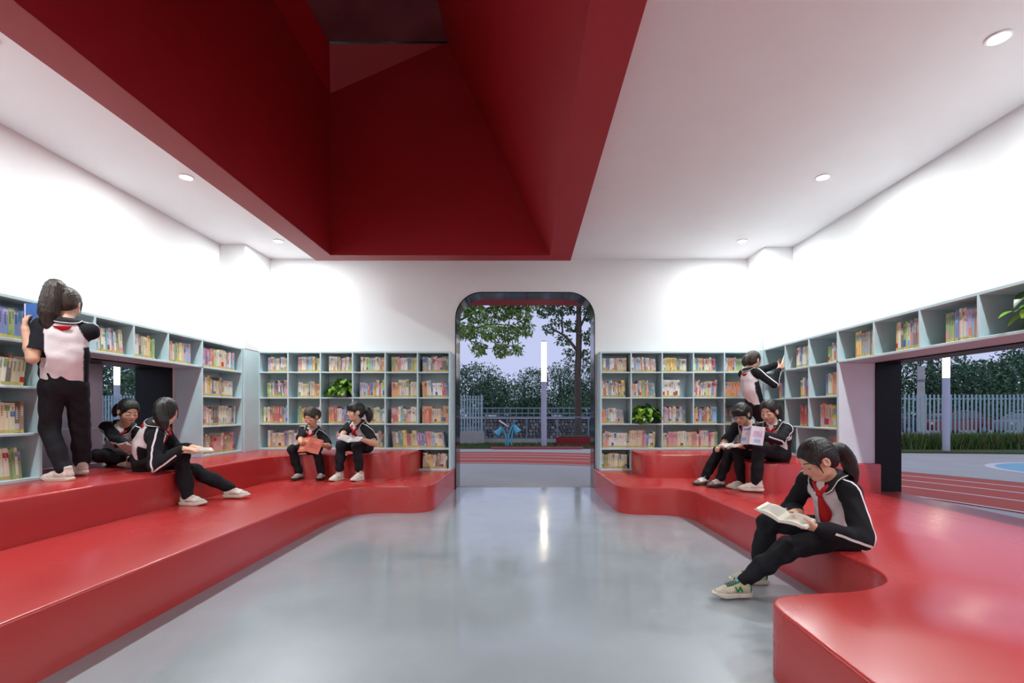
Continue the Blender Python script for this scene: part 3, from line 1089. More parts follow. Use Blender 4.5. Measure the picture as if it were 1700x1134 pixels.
pickets(9.0, 17.6, 14.7, .26, 1.60, .128, 'pale blue picket fence beyond the wide right window', (13, 14.7, 0))
pickets(-3.0, -1.46, 15.6, .42, 1.60, .092, 'short pale blue picket fence seen at the left of the doorway', (-2, 15.6, 0))
pickets(-16.2, -11.2, 15.6, .42, 1.60, .10, 'pale blue picket fence seen through the left window niche', (-13, 15.6, 0))
box_obj('fence_post', (-1.46, 15.55, .05), (-1.40, 15.66, 1.62), M_FENCE, [o for o in bpy.data.objects if o.name.startswith('picket_fence')][1])


def lamp_post(x, y, label):
    e = empty('lamp_post', (x, y, 0))
    tag(e, label, 'lamp post', 'slim light posts outside')
    q = MB()
    q.lathe([(.16, -.012), (.16, .006), (.085, .012), (.085, 1.98)], (x, y, 0), 20)
    smooth_angle(q.build('post', M_POST, e), 40)
    q = MB()
    q.lathe([(.078, 1.98), (.078, 3.17)], (x, y, 0), 20, capb=False, capt=False)
    q.build('light_tube', M_TUBE, e, smooth=True)
    q = MB()
    q.lathe([(.085, 3.17), (.085, 3.20), (.03, 3.21)], (x, y, 0), 20)
    q.build('cap', M_POST, e)


lamp_post(.545, 14.5, 'slim lit lamp post standing beyond the track in the doorway')
lamp_post(11.25, 12.9, 'slim lit lamp post outside the wide right window')
lamp_post(-13.75, 16.2, 'slim lit lamp post seen through the left window niche')

e = empty('utility_pole', (16.4, 20.0, -.28))
tag(e, 'grey concrete utility pole behind the right picket fence', 'pole')
q = MB()
q.lathe([(.15, 0), (.12, 3.2), (.11, 3.25)], (16.4, 20.0, -.28), 16)
smooth_angle(q.build('shaft', M_CONC, e), 40)
q = MB()
q.lathe([(.135, 2.6), (.135, 2.7)], (16.4, 20.0, -.28), 16)
q.build('band', mat('galvanised_band', rgb(120, 122, 126), 0.4, metal=0.5), e)

# mesh fence, stone wall and road railing behind the doorway view
e = empty('mesh_fence', (1, 16.0, 0))
tag(e, 'low steel mesh fence on a concrete kerb in front of stone wall', 'fence')
M_STEEL = mat('galvanised_steel', rgb(132, 150, 162), 0.4, metal=0.4, var=0.05)
for x in (-1.35, -.62, .58 - .55, 1.05, 2.08, 3.1, 4.1):
    box_obj('post', (x - .022, 15.98, .05), (x + .022, 16.03, .92), M_STEEL, e)
for z in (.17, .9):
    box_obj('rail', (-1.4, 15.985, z - .02), (4.2, 16.025, z + .02), M_STEEL, e)
q = MB()
for i in range(110):
    x = -1.35 + i * .05
    q.box((x - .0022, 16.0, .17), (x + .0022, 16.004, .9))
for i in range(9):
    z = .2 + i * .08
    q.box((-1.35, 16.004, z - .002), (4.15, 16.008, z + .002))
q.build('wire_mesh', M_STEEL, e)
box_obj('kerb', (-1.5, 15.9, 0), (4.3, 16.1, .16), M_CONC, e)

e = empty('stone_wall', (0, 19, 0))
tag(e, 'dark rough stone retaining wall behind the mesh fence', 'wall')
rg = random.Random(4)
M_STONE = vmat('dark_field_stone', 0.9, 0.3, 20, bump=0.3, bscale=30)
box_obj('wall_core', (-9, 19.2, -.1), (9, 19.6, .80), mat('dark_mortar', rgb(50, 48, 46), 0.95, var=0.3), e)
q = MB()
ico = bmesh.new()
bmesh.ops.create_icosphere(ico, subdivisions=1, radius=1)
iv = [v.co.copy() for v in ico.verts]
iff = [tuple(v.index for v in f.verts) for f in ico.faces]
ico.free()
for r_ in range(6):
    x = -4.0
    while x < 4.6:
        w = rg.uniform(.09, .2)
        s = Vector((w * .54, .09, .085))
        g = rg.uniform(70, 150)
        c0 = Vector((x + w / 2, 19.2, .06 + r_ * .13 + rg.uniform(-.02, .02)))
        q.add([c0 + Vector((v.x * s.x * rg.uniform(.8, 1.2), v.y * s.y, v.z * s.z * rg.uniform(.8, 1.2))) for v in iv], iff, rgb(g, g * .97, g * .95))
        x += w
o = q.build('stones', M_STONE, e)
o['kind'] = 'stuff'
box_obj('coping', (-9, 19.1, .80), (9, 19.7, .88), M_CONC, e)
e = empty('road_railing', (0, 20.5, .9))
tag(e, 'grey steel railing along the road above the stone wall', 'railing')
for z in (1.02, 1.24):
    box_obj('rail', (-6, 20.48, z - .025), (6, 20.53, z + .025), M_STEEL, e)
q = MB()
q.box((-.015, -.015, -1.28), (.015, .015, .26))
f0 = None
for i in range(48):
    if f0 is None:
        f0 = q.build('baluster', M_STEEL)
        o = f0
    else:
        o = bpy.data.objects.new('baluster', f0.data)
        COL.objects.link(o)
    o.location = (-5.9 + i * .25, 20.5, 1.0)
    o.parent = e
    o.matrix_parent_inverse = inv_of(e)

# red planter and sports pad by the tree
e = empty('planter', (1.6, 15.2, 0))
tag(e, 'long red planter box with grass beside the tall tree', 'planter')
M_PLANT = mat('red_planter_paint', rgb(140, 24, 34), 0.5, var=0.06)
q = MB()
q.prism([(.93, 14.9), (3.2, 14.9), (3.2, 15.5), (1.0, 15.5)], 0, .29)
q.build('box', M_PLANT, e)
box_obj('soil', (1.05, 14.95, .27), (3.15, 15.45, .32), M_GRASS, e)
q = MB()
q.prism([(-1.05, 14.15), (-.95, 13.9), (1.6, 13.9), (1.7, 14.15)], -.01, .045)
tag(q.build('sports_pad', mat('pink_rubber_pad', rgb(172, 78, 88), 0.8, var=0.08, vscale=60)), 'low pinkish red rubber pad at far edge of track', 'pad')

# bent blue exercise frame
e = empty('talking_tube', (-.5, 14.3, 0))
tag(e, 'turquoise bent play tubes with flared horns on the lawn', 'play equipment')
M_TURQ = mat('turquoise_enamel', rgb(92, 184, 204), 0.4, var=0.03)
for nm, pts in (('tube', [(-.60, 14.4, 0), (-.60, 14.4, .3), (-.66, 14.4, .5), (-.73, 14.4, .63)]), ('tube', [(-.53, 14.4, 0), (-.51, 14.4, .35), (-.42, 14.4, .6), (-.36, 14.4, .72)]),
                ('tube', [(-.43, 14.4, 0), (-.42, 14.4, .3), (-.38, 14.4, .5), (-.33, 14.4, .65)])):
    q = MB()
    q.tube(catmull(pts, 5), .028, 10)
    q.build(nm, M_TURQ, e, smooth=True)
for a, b, c in (((-.70, 14.4, .60), (-.88, 14.36, .40), None), ((-.36, 14.4, .68), (-.22, 14.36, .46), None)):
    q = MB()
    q.tube([a, b], [.045, .11], 16)
    smooth_angle(q.build('horn', M_TURQ, e), 40)
for a, b, m in (((-.80, 14.38, .82), (-.52, 14.42, .62), M_WHITE), ((-.42, 14.4, .70), (-.26, 14.42, .82), M_TURQ)):
    q = MB()
    d_ = (Vector(b) - Vector(a)).normalized()
    up = Vector((-d_.z, 0, d_.x))
    cc = (Vector(a) + Vector(b)) / 2
    q.tube([cc - up * .012, cc + up * .012], (Vector(b) - Vector(a)).length / 2, 18)
    q.build('disc', m, e)

# red canopy over the outside of the doorway
o = box_obj('entrance_canopy', (-2.6, YBO + .02, 2.715), (2.6, 7.50, 3.1), M_TRAY, None, .01)
tag(o, 'red canopy lip over the outside of the doorway', 'canopy')

# ------------------------------------------------------------------ cars
M_GLASS = mat('dark_car_glass', rgb(24, 28, 34), 0.08, spec=0.8)
M_TYRE = mat('black_tyre', rgb(22, 22, 23), 0.8, var=0.1)
M_HUB = mat('grey_hubcap', rgb(150, 152, 156), 0.3, metal=0.6)
M_TAIL = mat('red_tail_light', rgb(190, 20, 22), 0.3, emit=(1, .05, .04), estr=.15)
M_HEAD = mat('car_headlight', rgb(230, 220, 200), 0.2)


def car(loc, rz, col, label, tall=1.0):
    e = empty('car', loc, rz)
    tag(e, label, 'car', 'parked cars')
    inv = Matrix.LocRotScale(e.location, e.rotation_euler, None)
    m = mat('car_paint_%d_%d_%d' % tuple(col), rgb(*col), 0.25, metal=0.2, coat=0.5)

    def put(q, nm, mm):
        q.v = [tuple(inv @ Vector(v)) for v in q.v]
        return smooth_angle(q.build(nm, mm, e), 35)
    low = [(-2.15, .28), (-2.2, .55), (-2.12, .82), (-1.2, .92), (1.55, .95), (2.0, .9), (2.1, .6), (2.08, .28)]
    q = MB()
    sec = [(.72, .0), (.84, .02), (.84, -.0), (.72, 0)]
    n = len(low)
    vs = []
    for yy, k in ((-.82, .94), (-.86, 1), (.86, 1), (.82, .94)):
        vs += [(a * (1 if abs(yy) > .84 else .985), yy, .28 + (b - .28) * k) for a, b in low]
    fs = []
    for j in range(3):
        for i in range(n):
            a, b = j * n + i, j * n + (i + 1) % n
            fs.append((a, b, b + n, a + n))
    fs += [tuple(range(n))[::-1], tuple(range(3 * n, 4 * n))]
    q.add(vs, fs)
    put(q, 'body', m)
    H = 1.45 * tall
    for nm, mm, g in (('cabin_glass', M_GLASS, 1.0),):
        q = MB()
        b4 = [(-1.25, -.78), (1.75, -.78), (1.75, .78), (-1.25, .78)]
        t4 = [(-.45, -.60), (1.15, -.60), (1.15, .60), (-.45, .60)]
        vs = [(a, b, .90) for a, b in b4] + [(a, b, H - .03) for a, b in t4]
        q.add(vs, [(0, 3, 2, 1), (4, 5, 6, 7), (0, 1, 5, 4), (1, 2, 6, 5), (2, 3, 7, 6), (3, 0, 4, 7)])
        put(q, nm, mm)
    q = MB()
    q.bbox((-.5, -.62, H - .05), (1.2, .62, H), .02)
    for sx, sy in ((0, -1), (0, 1)):
        for p0, p1 in (((-1.22, .78), (-.45, .60)), ((.42, .79), (.40, .61)), ((1.72, .78), (1.15, .60))):
            q.tube([(p0[0], sy * p0[1], .92), (p1[0], sy * p1[1], H - .03)], .035, 6)
    put(q, 'roof', m)
    for sx in (-1.35, 1.35):
        for sy in (-.78, .78):
            q = MB()
            q.tube([(sx, sy - .09, .32), (sx, sy + .09, .32)], .32, 18)
            w_ = put(q, 'wheel', M_TYRE)
            q = MB()
            q.tube([(sx, sy - .1, .32), (sx, sy + .1, .32)], .19, 12)
            q.v = [tuple(inv @ Vector(v)) for v in q.v]
            q.build('hubcap', M_HUB, w_)
    for sy in (-.62, .62):
        q = MB()
        q.bbox((-2.2, sy - .16, .6), (-2.1, sy + .16, .76), .03)
        put(q, 'headlight', M_HEAD)
        q = MB()
        q.bbox((2.02, sy - .14, .62), (2.12, sy + .14, .82), .03)
        put(q, 'tail_light', M_TAIL)


car((-4.6, 70, -.1), 1.35, (226, 228, 232), 'white parked car at the left behind the road railing')
car((5.4, 72, -.1), 1.2, (222, 224, 230), 'white parked car behind the lamp post in the doorway')
car((7.6, 74, -.1), 1.4, (230, 232, 236), 'white parked car partly behind the tall tree')
car((21.2, 29.0, -.28), .35, (46, 52, 74), 'dark blue parked car at the left behind the right fence')
car((30.5, 29.0, -.28), .1, (150, 152, 160), 'silver parked car behind the right fence')
car((26.0, 29.5, -.28), .2, (128, 24, 34), 'dark red parked car at the right behind the fence')

# ------------------------------------------------------------------ trees
M_BARK = mat('rough_bark', rgb(84, 72, 64), 0.95, var=0.3, vscale=14, bump=0.5, bscale=30, stretch=(1, 1, .3))
M_FOL = vmat('tree_foliage', 0.7, 0.2, 3)


def foliage(parent, blobs, n, ls, cols, seed, wd=.42, name='foliage'):
    """leaf cards of real leaf shape scattered through ellipsoid clumps"""
    rg = np.random.default_rng(seed)
    vol = np.array([b[1] ** 2 for b in blobs])
    pick = rg.choice(len(blobs), n, p=vol / vol.sum())
    cen = np.array([tuple(b[0]) for b in blobs])[pick]
    rad = np.array([b[1] for b in blobs])[pick]
    d = rg.normal(size=(n, 3))
    d /= np.linalg.norm(d, axis=1)[:, None]
    P = cen + d * (rad * rg.uniform(.35, 1.0, n) ** .5)[:, None] * np.array([1, 1, .8])
    a = rg.normal(size=(n, 3)) + np.array([0, 0, -.5])
    a /= np.linalg.norm(a, axis=1)[:, None]
    b = np.cross(a, rg.normal(size=(n, 3)))
    b /= np.linalg.norm(b, axis=1)[:, None]
    s = (ls * rg.uniform(.7, 1.3, n))[:, None]
    V = np.stack([P, P + a * s * .45 + b * s * wd * .5, P + a * s, P + a * s * .45 - b * s * wd * .5], 1).reshape(-1, 3)
    F = np.arange(4 * n).reshape(-1, 4)
    cc = np.array([rgb(*c) for c in cols])[rg.integers(0, len(cols), n)] * rg.uniform(.75, 1.25, (n, 1))
    return mesh_obj(name, V, F, M_FOL, parent, False, np.repeat(cc, 4, 0))


def tree(loc, label, trunk, blobs, n, ls, cols, seed, group='trees outside', wd=.42):
    e = empty('tree', loc)
    tag(e, label, 'tree', group)
    q = MB()
    for pts, rr in trunk:
        q.tube(catmull(pts, 4), list(np.interp(np.linspace(0, 1, (len(pts) - 1) * 4 + 1), np.linspace(0, 1, len(rr)), rr)), 9)
    q.build('trunk', M_BARK, e, smooth=True)
    foliage(e, blobs, n, ls, cols, seed, wd)
    return e


GA = [(128, 162, 84), (104, 142, 72), (146, 178, 98)]
GB = [(78, 106, 70), (68, 94, 66), (92, 118, 76)]
GD = [(70, 100, 76), (80, 116, 80), (60, 88, 70), (92, 126, 88)]
# bright-leaved tree hanging in from the upper left of the doorway
Yt = 11.6
bl = [(W(px, py, Yt + dy), r) for px, py, dy, r in ((790, 520, 0, .30), (830, 515, .3, .34), (868, 520, .2, .26), (775, 550, 0, .26), (812, 548, -.2, .3), (846, 552, .1, .28), (872, 545, .2, .2),
                                                   (795, 578, 0, .2), (832, 580, .1, .22), (858, 580, 0, .16), (770, 500, 0, .3), (850, 490, .1, .4), (800, 480, 0, .4), (880, 500, 0, .22))]
tree((-2.6, 12.2, 0), 'bright green leafy tree hanging over the doorway view from upper left',
     [([(-2.7, 12.2, 0), (-2.68, 12.1, 1.6), (-2.5, 12.0, 3.0), (-2.2, 11.9, 4.2)], [.11, .085, .06]),
      ([(-2.6, 12.05, 2.2), tuple(W(790, 545, 11.7)), tuple(W(850, 540, 11.7))], [.04, .022, .008]),
      ([(-2.5, 12.0, 2.9), tuple(W(800, 515, 11.7)), tuple(W(870, 505, 11.7))], [.04, .02, .008])], bl, 4600, .13, GA, 21, wd=.34)
# tall tree on the right of the doorway view
Yt = 16.6
trk = [([tuple(W(960, 735, Yt)), tuple(W(960, 690, Yt)), tuple(W(959, 630, Yt)), tuple(W(961, 570, Yt)), tuple(W(961, 500, Yt)), tuple(W(964, 420, Yt))], [.15, .125, .115, .105, .085, .06]),
       ([tuple(W(960, 585, Yt)), tuple(W(940, 560, Yt)), tuple(W(915, 545, Yt - .2))], [.06, .045, .025]),
       ([tuple(W(934, 553, Yt)), tuple(W(933, 520, Yt)), tuple(W(936, 480, Yt))], [.035, .025, .02]),
       ([tuple(W(962, 545, Yt)), tuple(W(974, 520, Yt)), tuple(W(985, 490, Yt))], [.05, .035, .02])]
bl = [(W(px, py, Yt + dy), r) for px, py, dy, r in ((905, 515, 0, .34), (930, 510, .2, .42), (960, 505, 0, .4), (985, 520, 0, .4), (912, 545, 0, .24), (935, 565, 0, .26), (950, 540, .2, .3), (980, 560, 0, .36),
                                                   (975, 590, .1, .3), (925, 535, 0, .25), (1000, 550, 0, .45), (985, 610, 0, .2), (945, 585, 0, .2), (940, 470, 0, .7), (985, 470, 0, .7))]
tree(tuple(W(960, 735, Yt)), 'tall dark-trunked tree at the right of the doorway view', trk, bl, 4300, .125, GB, 22, wd=.5)
# rounded dark trees massed behind
rg = random.Random(77)
k = 0


def bgtree(x, y, top, w, label, seed, cols=GD, base=-.3):
    g = random.Random(seed)
    bs = []
    for i in range(13):
        t = g.uniform(.25, 1)
        rr = w * g.uniform(.26, .42)
        bs.append(((x + g.uniform(-1, 1) * w * .55 * (1.15 - t * .6), y + g.uniform(-.5, .5) * w, base + (top - base) * t - rr * .7), rr))
    tree((x, y, base), label, [([(x, y, base - .2), (x + .1, y, base + (top - base) * .4), (x, y, base + (top - base) * .75)], [.3, .22, .1])], bs, 9500, w * .044, cols, seed)


D_ = [(-19, 72, 10.0, 10.5), (-11.5, 66, 10.2, 9.5), (-5.5, 70, 8.8, 9.0), (-.3, 78, 8.6, 9.0), (5.2, 74, 9.2, 9.0), (11.0, 70, 9.6, 9.5), (18.5, 72, 9.8, 10.5)]
for i, (x, y, t, w) in enumerate(D_):
    bgtree(x, y, t, w, 'dark rounded tree behind the road, %s from the left through doorway' % CN[i] if i < 6 else 'dark rounded tree behind the road, rightmost through doorway', 100 + i)
for i, (x, y, t, w) in enumerate([(29.0, 40, 8.2, 7.5), (34.5, 41, 8.0, 7.5), (40.5, 41, 7.6, 7.8), (46.5, 41, 7.4, 7.8), (23.5, 38.0, 8.6, 7.0)]):
    bgtree(x, y, t, w, 'dark leafy tree behind the right fence, %s from the left' % ['second', 'third', 'fourth', 'fifth', 'first'][i], 200 + i, GD, -.3)
for i, (x, y, t, w) in enumerate([(-34, 38, 9.0, 8.0), (-27, 37, 9.0, 7.6), (-41, 40, 9.2, 8.0)]):
    bgtree(x, y, t, w, 'dark leafy tree seen through the left niche, %s from the fence corner' % CN[i], 300 + i, GD, -.3)
# ================================================================== PEOPLE: smooth-union volumes meshed with surface nets
class SDF:
    def __init__(s, k=.02):
        s.p, s.k = [], k

    def cone(s, a, b, ra, rb, k=None, flat=None, op='u'):
        s.p.append(('c', np.array(a, float), np.array(b, float), ra, rb, s.k if k is None else k, flat, op))

    def chain(s, pts, rr, k=None, flat=None):
        for i in range(len(pts) - 1):
            s.cone(pts[i], pts[i + 1], rr[i], rr[i + 1], k, flat)

    def ell(s, c, fr, rad, k=None, op='u'):
        s.p.append(('e', np.array(c, float), np.array(fr, float), np.array(rad, float), None, s.k if k is None else k, None, op))

    def mesh(s, h, smooth=1):
        lo, hi = np.full(3, 1e9), np.full(3, -1e9)
        bbs = []
        for p in s.p:
            if p[0] == 'c':
                r = max(p[3], p[4])
                l_, h_ = np.minimum(p[1], p[2]) - r, np.maximum(p[1], p[2]) + r
            else:
                r = p[3].max()
                l_, h_ = p[1] - r, p[1] + r
            bbs.append((l_, h_))
            if p[7] == 'u':
                lo, hi = np.minimum(lo, l_), np.maximum(hi, h_)
        lo -= 3 * h
        hi += 3 * h
        n = np.ceil((hi - lo) / h).astype(int) + 1
        D = np.full(n, .05, np.float32)
        ax = [np.arange(n[i]) * h + lo[i] for i in range(3)]
        for p, (l_, h_) in zip(s.p, bbs):
            m = p[5] + 2.5 * h + .006
            i0 = np.maximum(0, np.floor((l_ - m - lo) / h).astype(int))
            i1 = np.minimum(n, np.ceil((h_ + m - lo) / h).astype(int) + 1)
            if np.any(i1 <= i0):
                continue
            sl = tuple(slice(a, b) for a, b in zip(i0, i1))
            X = (ax[0][sl[0]] - p[1][0])[:, None, None]
            Y = (ax[1][sl[1]] - p[1][1])[None, :, None]
            Z = (ax[2][sl[2]] - p[1][2])[None, None, :]
            if p[0] == 'c':
                ba = p[2] - p[1]
                t = np.clip((X * ba[0] + Y * ba[1] + Z * ba[2]) / max(1e-9, ba @ ba), 0, 1)
                qx, qy, qz = X - t * ba[0], Y - t * ba[1], Z - t * ba[2]
                if p[6] is not None:
                    g, nn = p[6]
                    w = (qx * nn[0] + qy * nn[1] + qz * nn[2]) * (g - 1)
                    qx, qy, qz = qx + w * nn[0], qy + w * nn[1], qz + w * nn[2]
                d = np.sqrt(qx * qx + qy * qy + qz * qz) - (p[3] + (p[4] - p[3]) * t)
            else:
                f, r = p[2], p[3]
                q = [(X * f[i][0] + Y * f[i][1] + Z * f[i][2]) for i in range(3)]
                k0 = np.sqrt((q[0] / r[0]) ** 2 + (q[1] / r[1]) ** 2 + (q[2] / r[2]) ** 2)
                k1 = np.sqrt((q[0] / r[0] ** 2) ** 2 + (q[1] / r[1] ** 2) ** 2 + (q[2] / r[2] ** 2) ** 2) + 1e-9
                d = k0 * (k0 - 1) / k1
            A = D[sl]
            k = max(p[5], 1e-6)
            if p[7] == 'u':
                hh = np.maximum(k - np.abs(A - d), 0) / k
                D[sl] = np.minimum(A, d) - hh * hh * k * .25
            else:
                hh = np.maximum(k - np.abs(A + d), 0) / k
                D[sl] = np.maximum(A, -d) + hh * hh * k * .25
        S = D < 0
        c8 = [(i, j, k) for i in (0, 1) for j in (0, 1) for k in (0, 1)]
        cnt = sum(S[i:n[0] - 1 + i, j:n[1] - 1 + j, k:n[2] - 1 + k].astype(np.int8) for i, j, k in c8)
        ci = np.argwhere((cnt > 0) & (cnt < 8))
        idx = np.full(tuple(n - 1), -1, np.int64)
        idx[ci[:, 0], ci[:, 1], ci[:, 2]] = np.arange(len(ci))
        vals = [D[ci[:, 0] + i, ci[:, 1] + j, ci[:, 2] + k] for i, j, k in c8]
        acc, num = np.zeros((len(ci), 3)), np.zeros(len(ci))
        for a in range(8):
            for b in range(a + 1, 8):
                df = np.array(c8[b]) - np.array(c8[a])
                if np.abs(df).sum() != 1:
                    continue
                m = (vals[a] < 0) != (vals[b] < 0)
                t = vals[a][m] / (vals[a][m] - vals[b][m])
                acc[m] += np.array(c8[a]) + t[:, None] * df
                num[m] += 1
        V = lo + h * (ci + acc / num[:, None])
        F = []
        for a in range(3):
            u, w = (a + 1) % 3, (a + 2) % 3
            s0 = [slice(None)] * 3
            s1 = [slice(None)] * 3
            s0[a], s1[a] = slice(0, -1), slice(1, None)
            A, B = S[tuple(s0)], S[tuple(s1)]
            for sg in (0, 1):
                e = np.argwhere((A & ~B) if sg == 0 else (~A & B))
                e = e[(e[:, u] > 0) & (e[:, w] > 0) & (e[:, u] < n[u] - 1) & (e[:, w] < n[w] - 1)]
                q = []
                for du, dw in ((-1, -1), (0, -1), (0, 0), (-1, 0)):
                    c = e.copy()
                    c[:, u] += du
                    c[:, w] += dw
                    q.append(idx[c[:, 0], c[:, 1], c[:, 2]])
                q = np.stack(q, 1)
                F.append(q if sg == 0 else q[:, ::-1])
        F = np.concatenate(F)
        F = F[(F >= 0).all(1)]
        for _ in range(smooth):
            a = np.concatenate([F[:, i] for i in range(4)])
            b = np.concatenate([F[:, (i + 1) % 4] for i in range(4)])
            sm, nn = np.zeros_like(V), np.zeros(len(V))
            np.add.at(sm, a, V[b])
            np.add.at(nn, a, 1)
            V = .45 * V + .55 * sm / np.maximum(nn, 1)[:, None]
        return V, F


def normals(V, F):
    N = np.zeros_like(V)
    fn = np.cross(V[F[:, 2]] - V[F[:, 0]], V[F[:, 3]] - V[F[:, 1]])
    for i in range(4):
        np.add.at(N, F[:, i], fn)
    return N / np.maximum(np.linalg.norm(N, axis=1), 1e-9)[:, None]


def nv(v):
    v = np.array(v, float)
    return v / max(1e-9, np.linalg.norm(v))


def wrinkle(V, seed):
    g = np.random.default_rng(seed)
    w = np.zeros(len(V))
    for i in range(9):
        d = nv(g.normal(size=3)) * g.uniform(22, 95)
        e = nv(g.normal(size=3)) * g.uniform(8, 26)
        w += np.sin(V @ d + 1.6 * np.sin(V @ e + i) + i) * g.uniform(.25, .6)
    return w


def ik(a, b, l1, l2, pole):
    a, b = np.array(a, float), np.array(b, float)
    d = b - a
    L = np.linalg.norm(d)
    if L > (l1 + l2) * .995:
        b = a + d / L * (l1 + l2) * .995
        d = b - a
        L = np.linalg.norm(d)
    u = d / L
    x = (l1 * l1 - l2 * l2 + L * L) / (2 * L)
    h = math.sqrt(max(0, l1 * l1 - x * x))
    p = np.array(pole, float)
    p = nv(p - u * (p @ u))
    return a + u * x + p * h, b


def segd(P, a, b):
    ba = b - a
    t = np.clip(((P - a) @ ba) / (ba @ ba), 0, 1)
    return np.linalg.norm(P - a - t[:, None] * ba, axis=1), t


UP = np.array([0, 0, 1.0])
SKIN = np.array(rgb(222, 178, 152))
C_BLK = np.array(rgb(32, 32, 37))
C_WHT = np.array(rgb(232, 222, 224))
M_SKIN = vmat('skin', 0.5, 0.03, 30, spec=0.35, sss=0.08)
M_CLOTH = vmat('knit_uniform_cloth', 0.85, 0.06, 160, bump=0.22, bscale=14, spec=0.2)
M_TROU = mat('black_tracksuit_cloth', rgb(34, 34, 39), 0.85, var=0.12, vscale=60, bump=0.55, bscale=11, spec=0.2)
M_HAIR = mat('black_hair', rgb(28, 24, 23), 0.42, var=0.35, vscale=90, bump=0.35, bscale=110, spec=0.5, stretch=(1, 1, .12))
M_HAIRB = mat('dark_brown_hair', rgb(52, 40, 34), 0.42, var=0.35, vscale=90, bump=0.35, bscale=110, spec=0.5, stretch=(1, 1, .12))
M_SCARF = mat('red_scarf_cloth', rgb(196, 18, 26), 0.7, var=0.06, vscale=40, bump=0.2, bscale=40)
M_BLK = mat('black_collar_cloth', rgb(30, 30, 34), 0.85, var=0.08, vscale=90)
M_STR = mat('white_piping', rgb(236, 230, 230), 0.7, var=0.02)
M_SHOE = vmat('shoe_leather', 0.55, 0.05, 60, spec=0.35)
M_SOLE = mat('off_white_rubber_sole', rgb(214, 206, 194), 0.65, var=0.05, vscale=40)
M_SOLED = mat('dark_rubber_sole', rgb(60, 52, 50), 0.7, var=0.1, vscale=40)


def ribbon(q, pts, nrm, wid, lift=.0015, th=.0012):
    """flat strip lying on a surface: pts, normals and half widths"""
    n = len(pts)
    vs, fs = [], []
    for i in range(n):
        t = nv(pts[min(i + 1, n - 1)] - pts[max(i - 1, 0)])
        sd = nv(np.cross(t, nrm[i]))
        w = wid[i] if isinstance(wid, (list, tuple, np.ndarray)) else wid
        c = pts[i] + nrm[i] * lift
        vs += [c - sd * w, c + sd * w, c + sd * w + nrm[i] * th, c - sd * w + nrm[i] * th]
    for i in range(n - 1):
        for k in range(4):
            a, b = i * 4 + k, i * 4 + (k + 1) % 4
            fs.append((a, b, b + 4, a + 4))
    fs += [(0, 1, 2, 3), (n * 4 - 1, n * 4 - 2, n * 4 - 3, n * 4 - 4)]
    q.add(vs, fs)


# ------------------------------------------------------------------ shoes, built once per style in their own frame
def shoe_style(key, upper, toe, heel, sole, lace, mark=None):
    s = SDF(.012)
    s.cone((0, -.035, .042), (0, .02, .046), .033, .034)
    s.cone((0, .02, .050), (0, .085, .036), .033, .029)
    s.cone((-.006, .08, .030), (-.004, .135, .024), .031, .024)
    s.cone((.008, .08, .030), (.004, .130, .024), .031, .024)
    s.cone((0, .012, .07), (0, .004, .098), .018, .016, flat=(1.6, (0, 1, 0)))
    s.cone((0, -.022, .055), (0, -.025, .088), .034, .033)
    s.cone((0, -.018, .075), (0, -.02, .15), .025, .027, k=.006, op='s')
    s.ell((0, .04, -.088), np.eye(3), (.3, .5, .1), k=.004, op='s')
    V, F = s.mesh(.0045, 1)
    x, y, z = V.T
    C = np.tile(np.array(rgb(*upper)), (len(V), 1))
    C[(y > .098)] = rgb(*toe)
    C[(y < -.045) & (z < .075)] = rgb(*heel)
    C[(z > .084)] = np.array(rgb(*upper)) * .75
    C[(np.abs(x) > .022) & (z < .040) & (y > .0) & (y < .10)] = np.array(rgb(*toe)) * .86
    q = MB()
    out = [(.030, -.055), (.037, -.02), (.034, .03), (.042, .09), (.036, .135), (.014, .165), (-.014, .165), (-.034, .135), (-.04, .09), (-.034, .03), (-.037, -.02), (-.030, -.055), (0, -.072)]
    oc = catmull([(a, b, 0) for a, b in out], 4, True)
    n = len(oc)
    vs, fs = [], []
    for zz_, g in ((0, .96), (.006, 1.02), (.020, 1.03), (.026, .97)):
        vs += [(p.x * g, .045 + (p.y - .045) * g, zz_ + (.012 * max(0, p.y - .11) / .05 if zz_ < .01 else .006 * max(0, p.y - .11) / .05)) for p in oc]
    for j in range(3):
        for i in range(n):
            a, b = j * n + i, j * n + (i + 1) % n
            fs.append((a, b, b + n, a + n))
    fs += [tuple(range(n))[::-1], tuple(range(3 * n, 4 * n))]
    q.add(vs, fs)
    lq = MB()
    bv = BVHTree.FromPolygons([Vector(p) for p in V], F.tolist())

    def dr(xx, yy):
        hit = bv.ray_cast(Vector((xx, yy, .2)), Vector((0, 0, -1)))
        return (xx, yy, (hit[0].z if hit[0] is not None else .05) + .002)
    for i in range(5):
        yy = .030 + i * .013
        lq.tube([dr(-.020, yy - .003), dr(-.007, yy), dr(.007, yy + .002), dr(.020, yy + .004)], .0030, 6)
        lq.tube([dr(.020, yy - .003), dr(0, yy + .003), dr(-.020, yy + .006)], .0026, 6)
    lq.tube([(-.022, .026, .084), (-.03, .02, .096), (-.012, .022, .09)], .0026, 6)
    lq.tube([(.022, .026, .084), (.03, .02, .096), (.012, .022, .09)], .0026, 6)
    return dict(V=V, F=F, C=C, sole=q, soled=sole, lace=lq, lacec=lace, mark=mark)


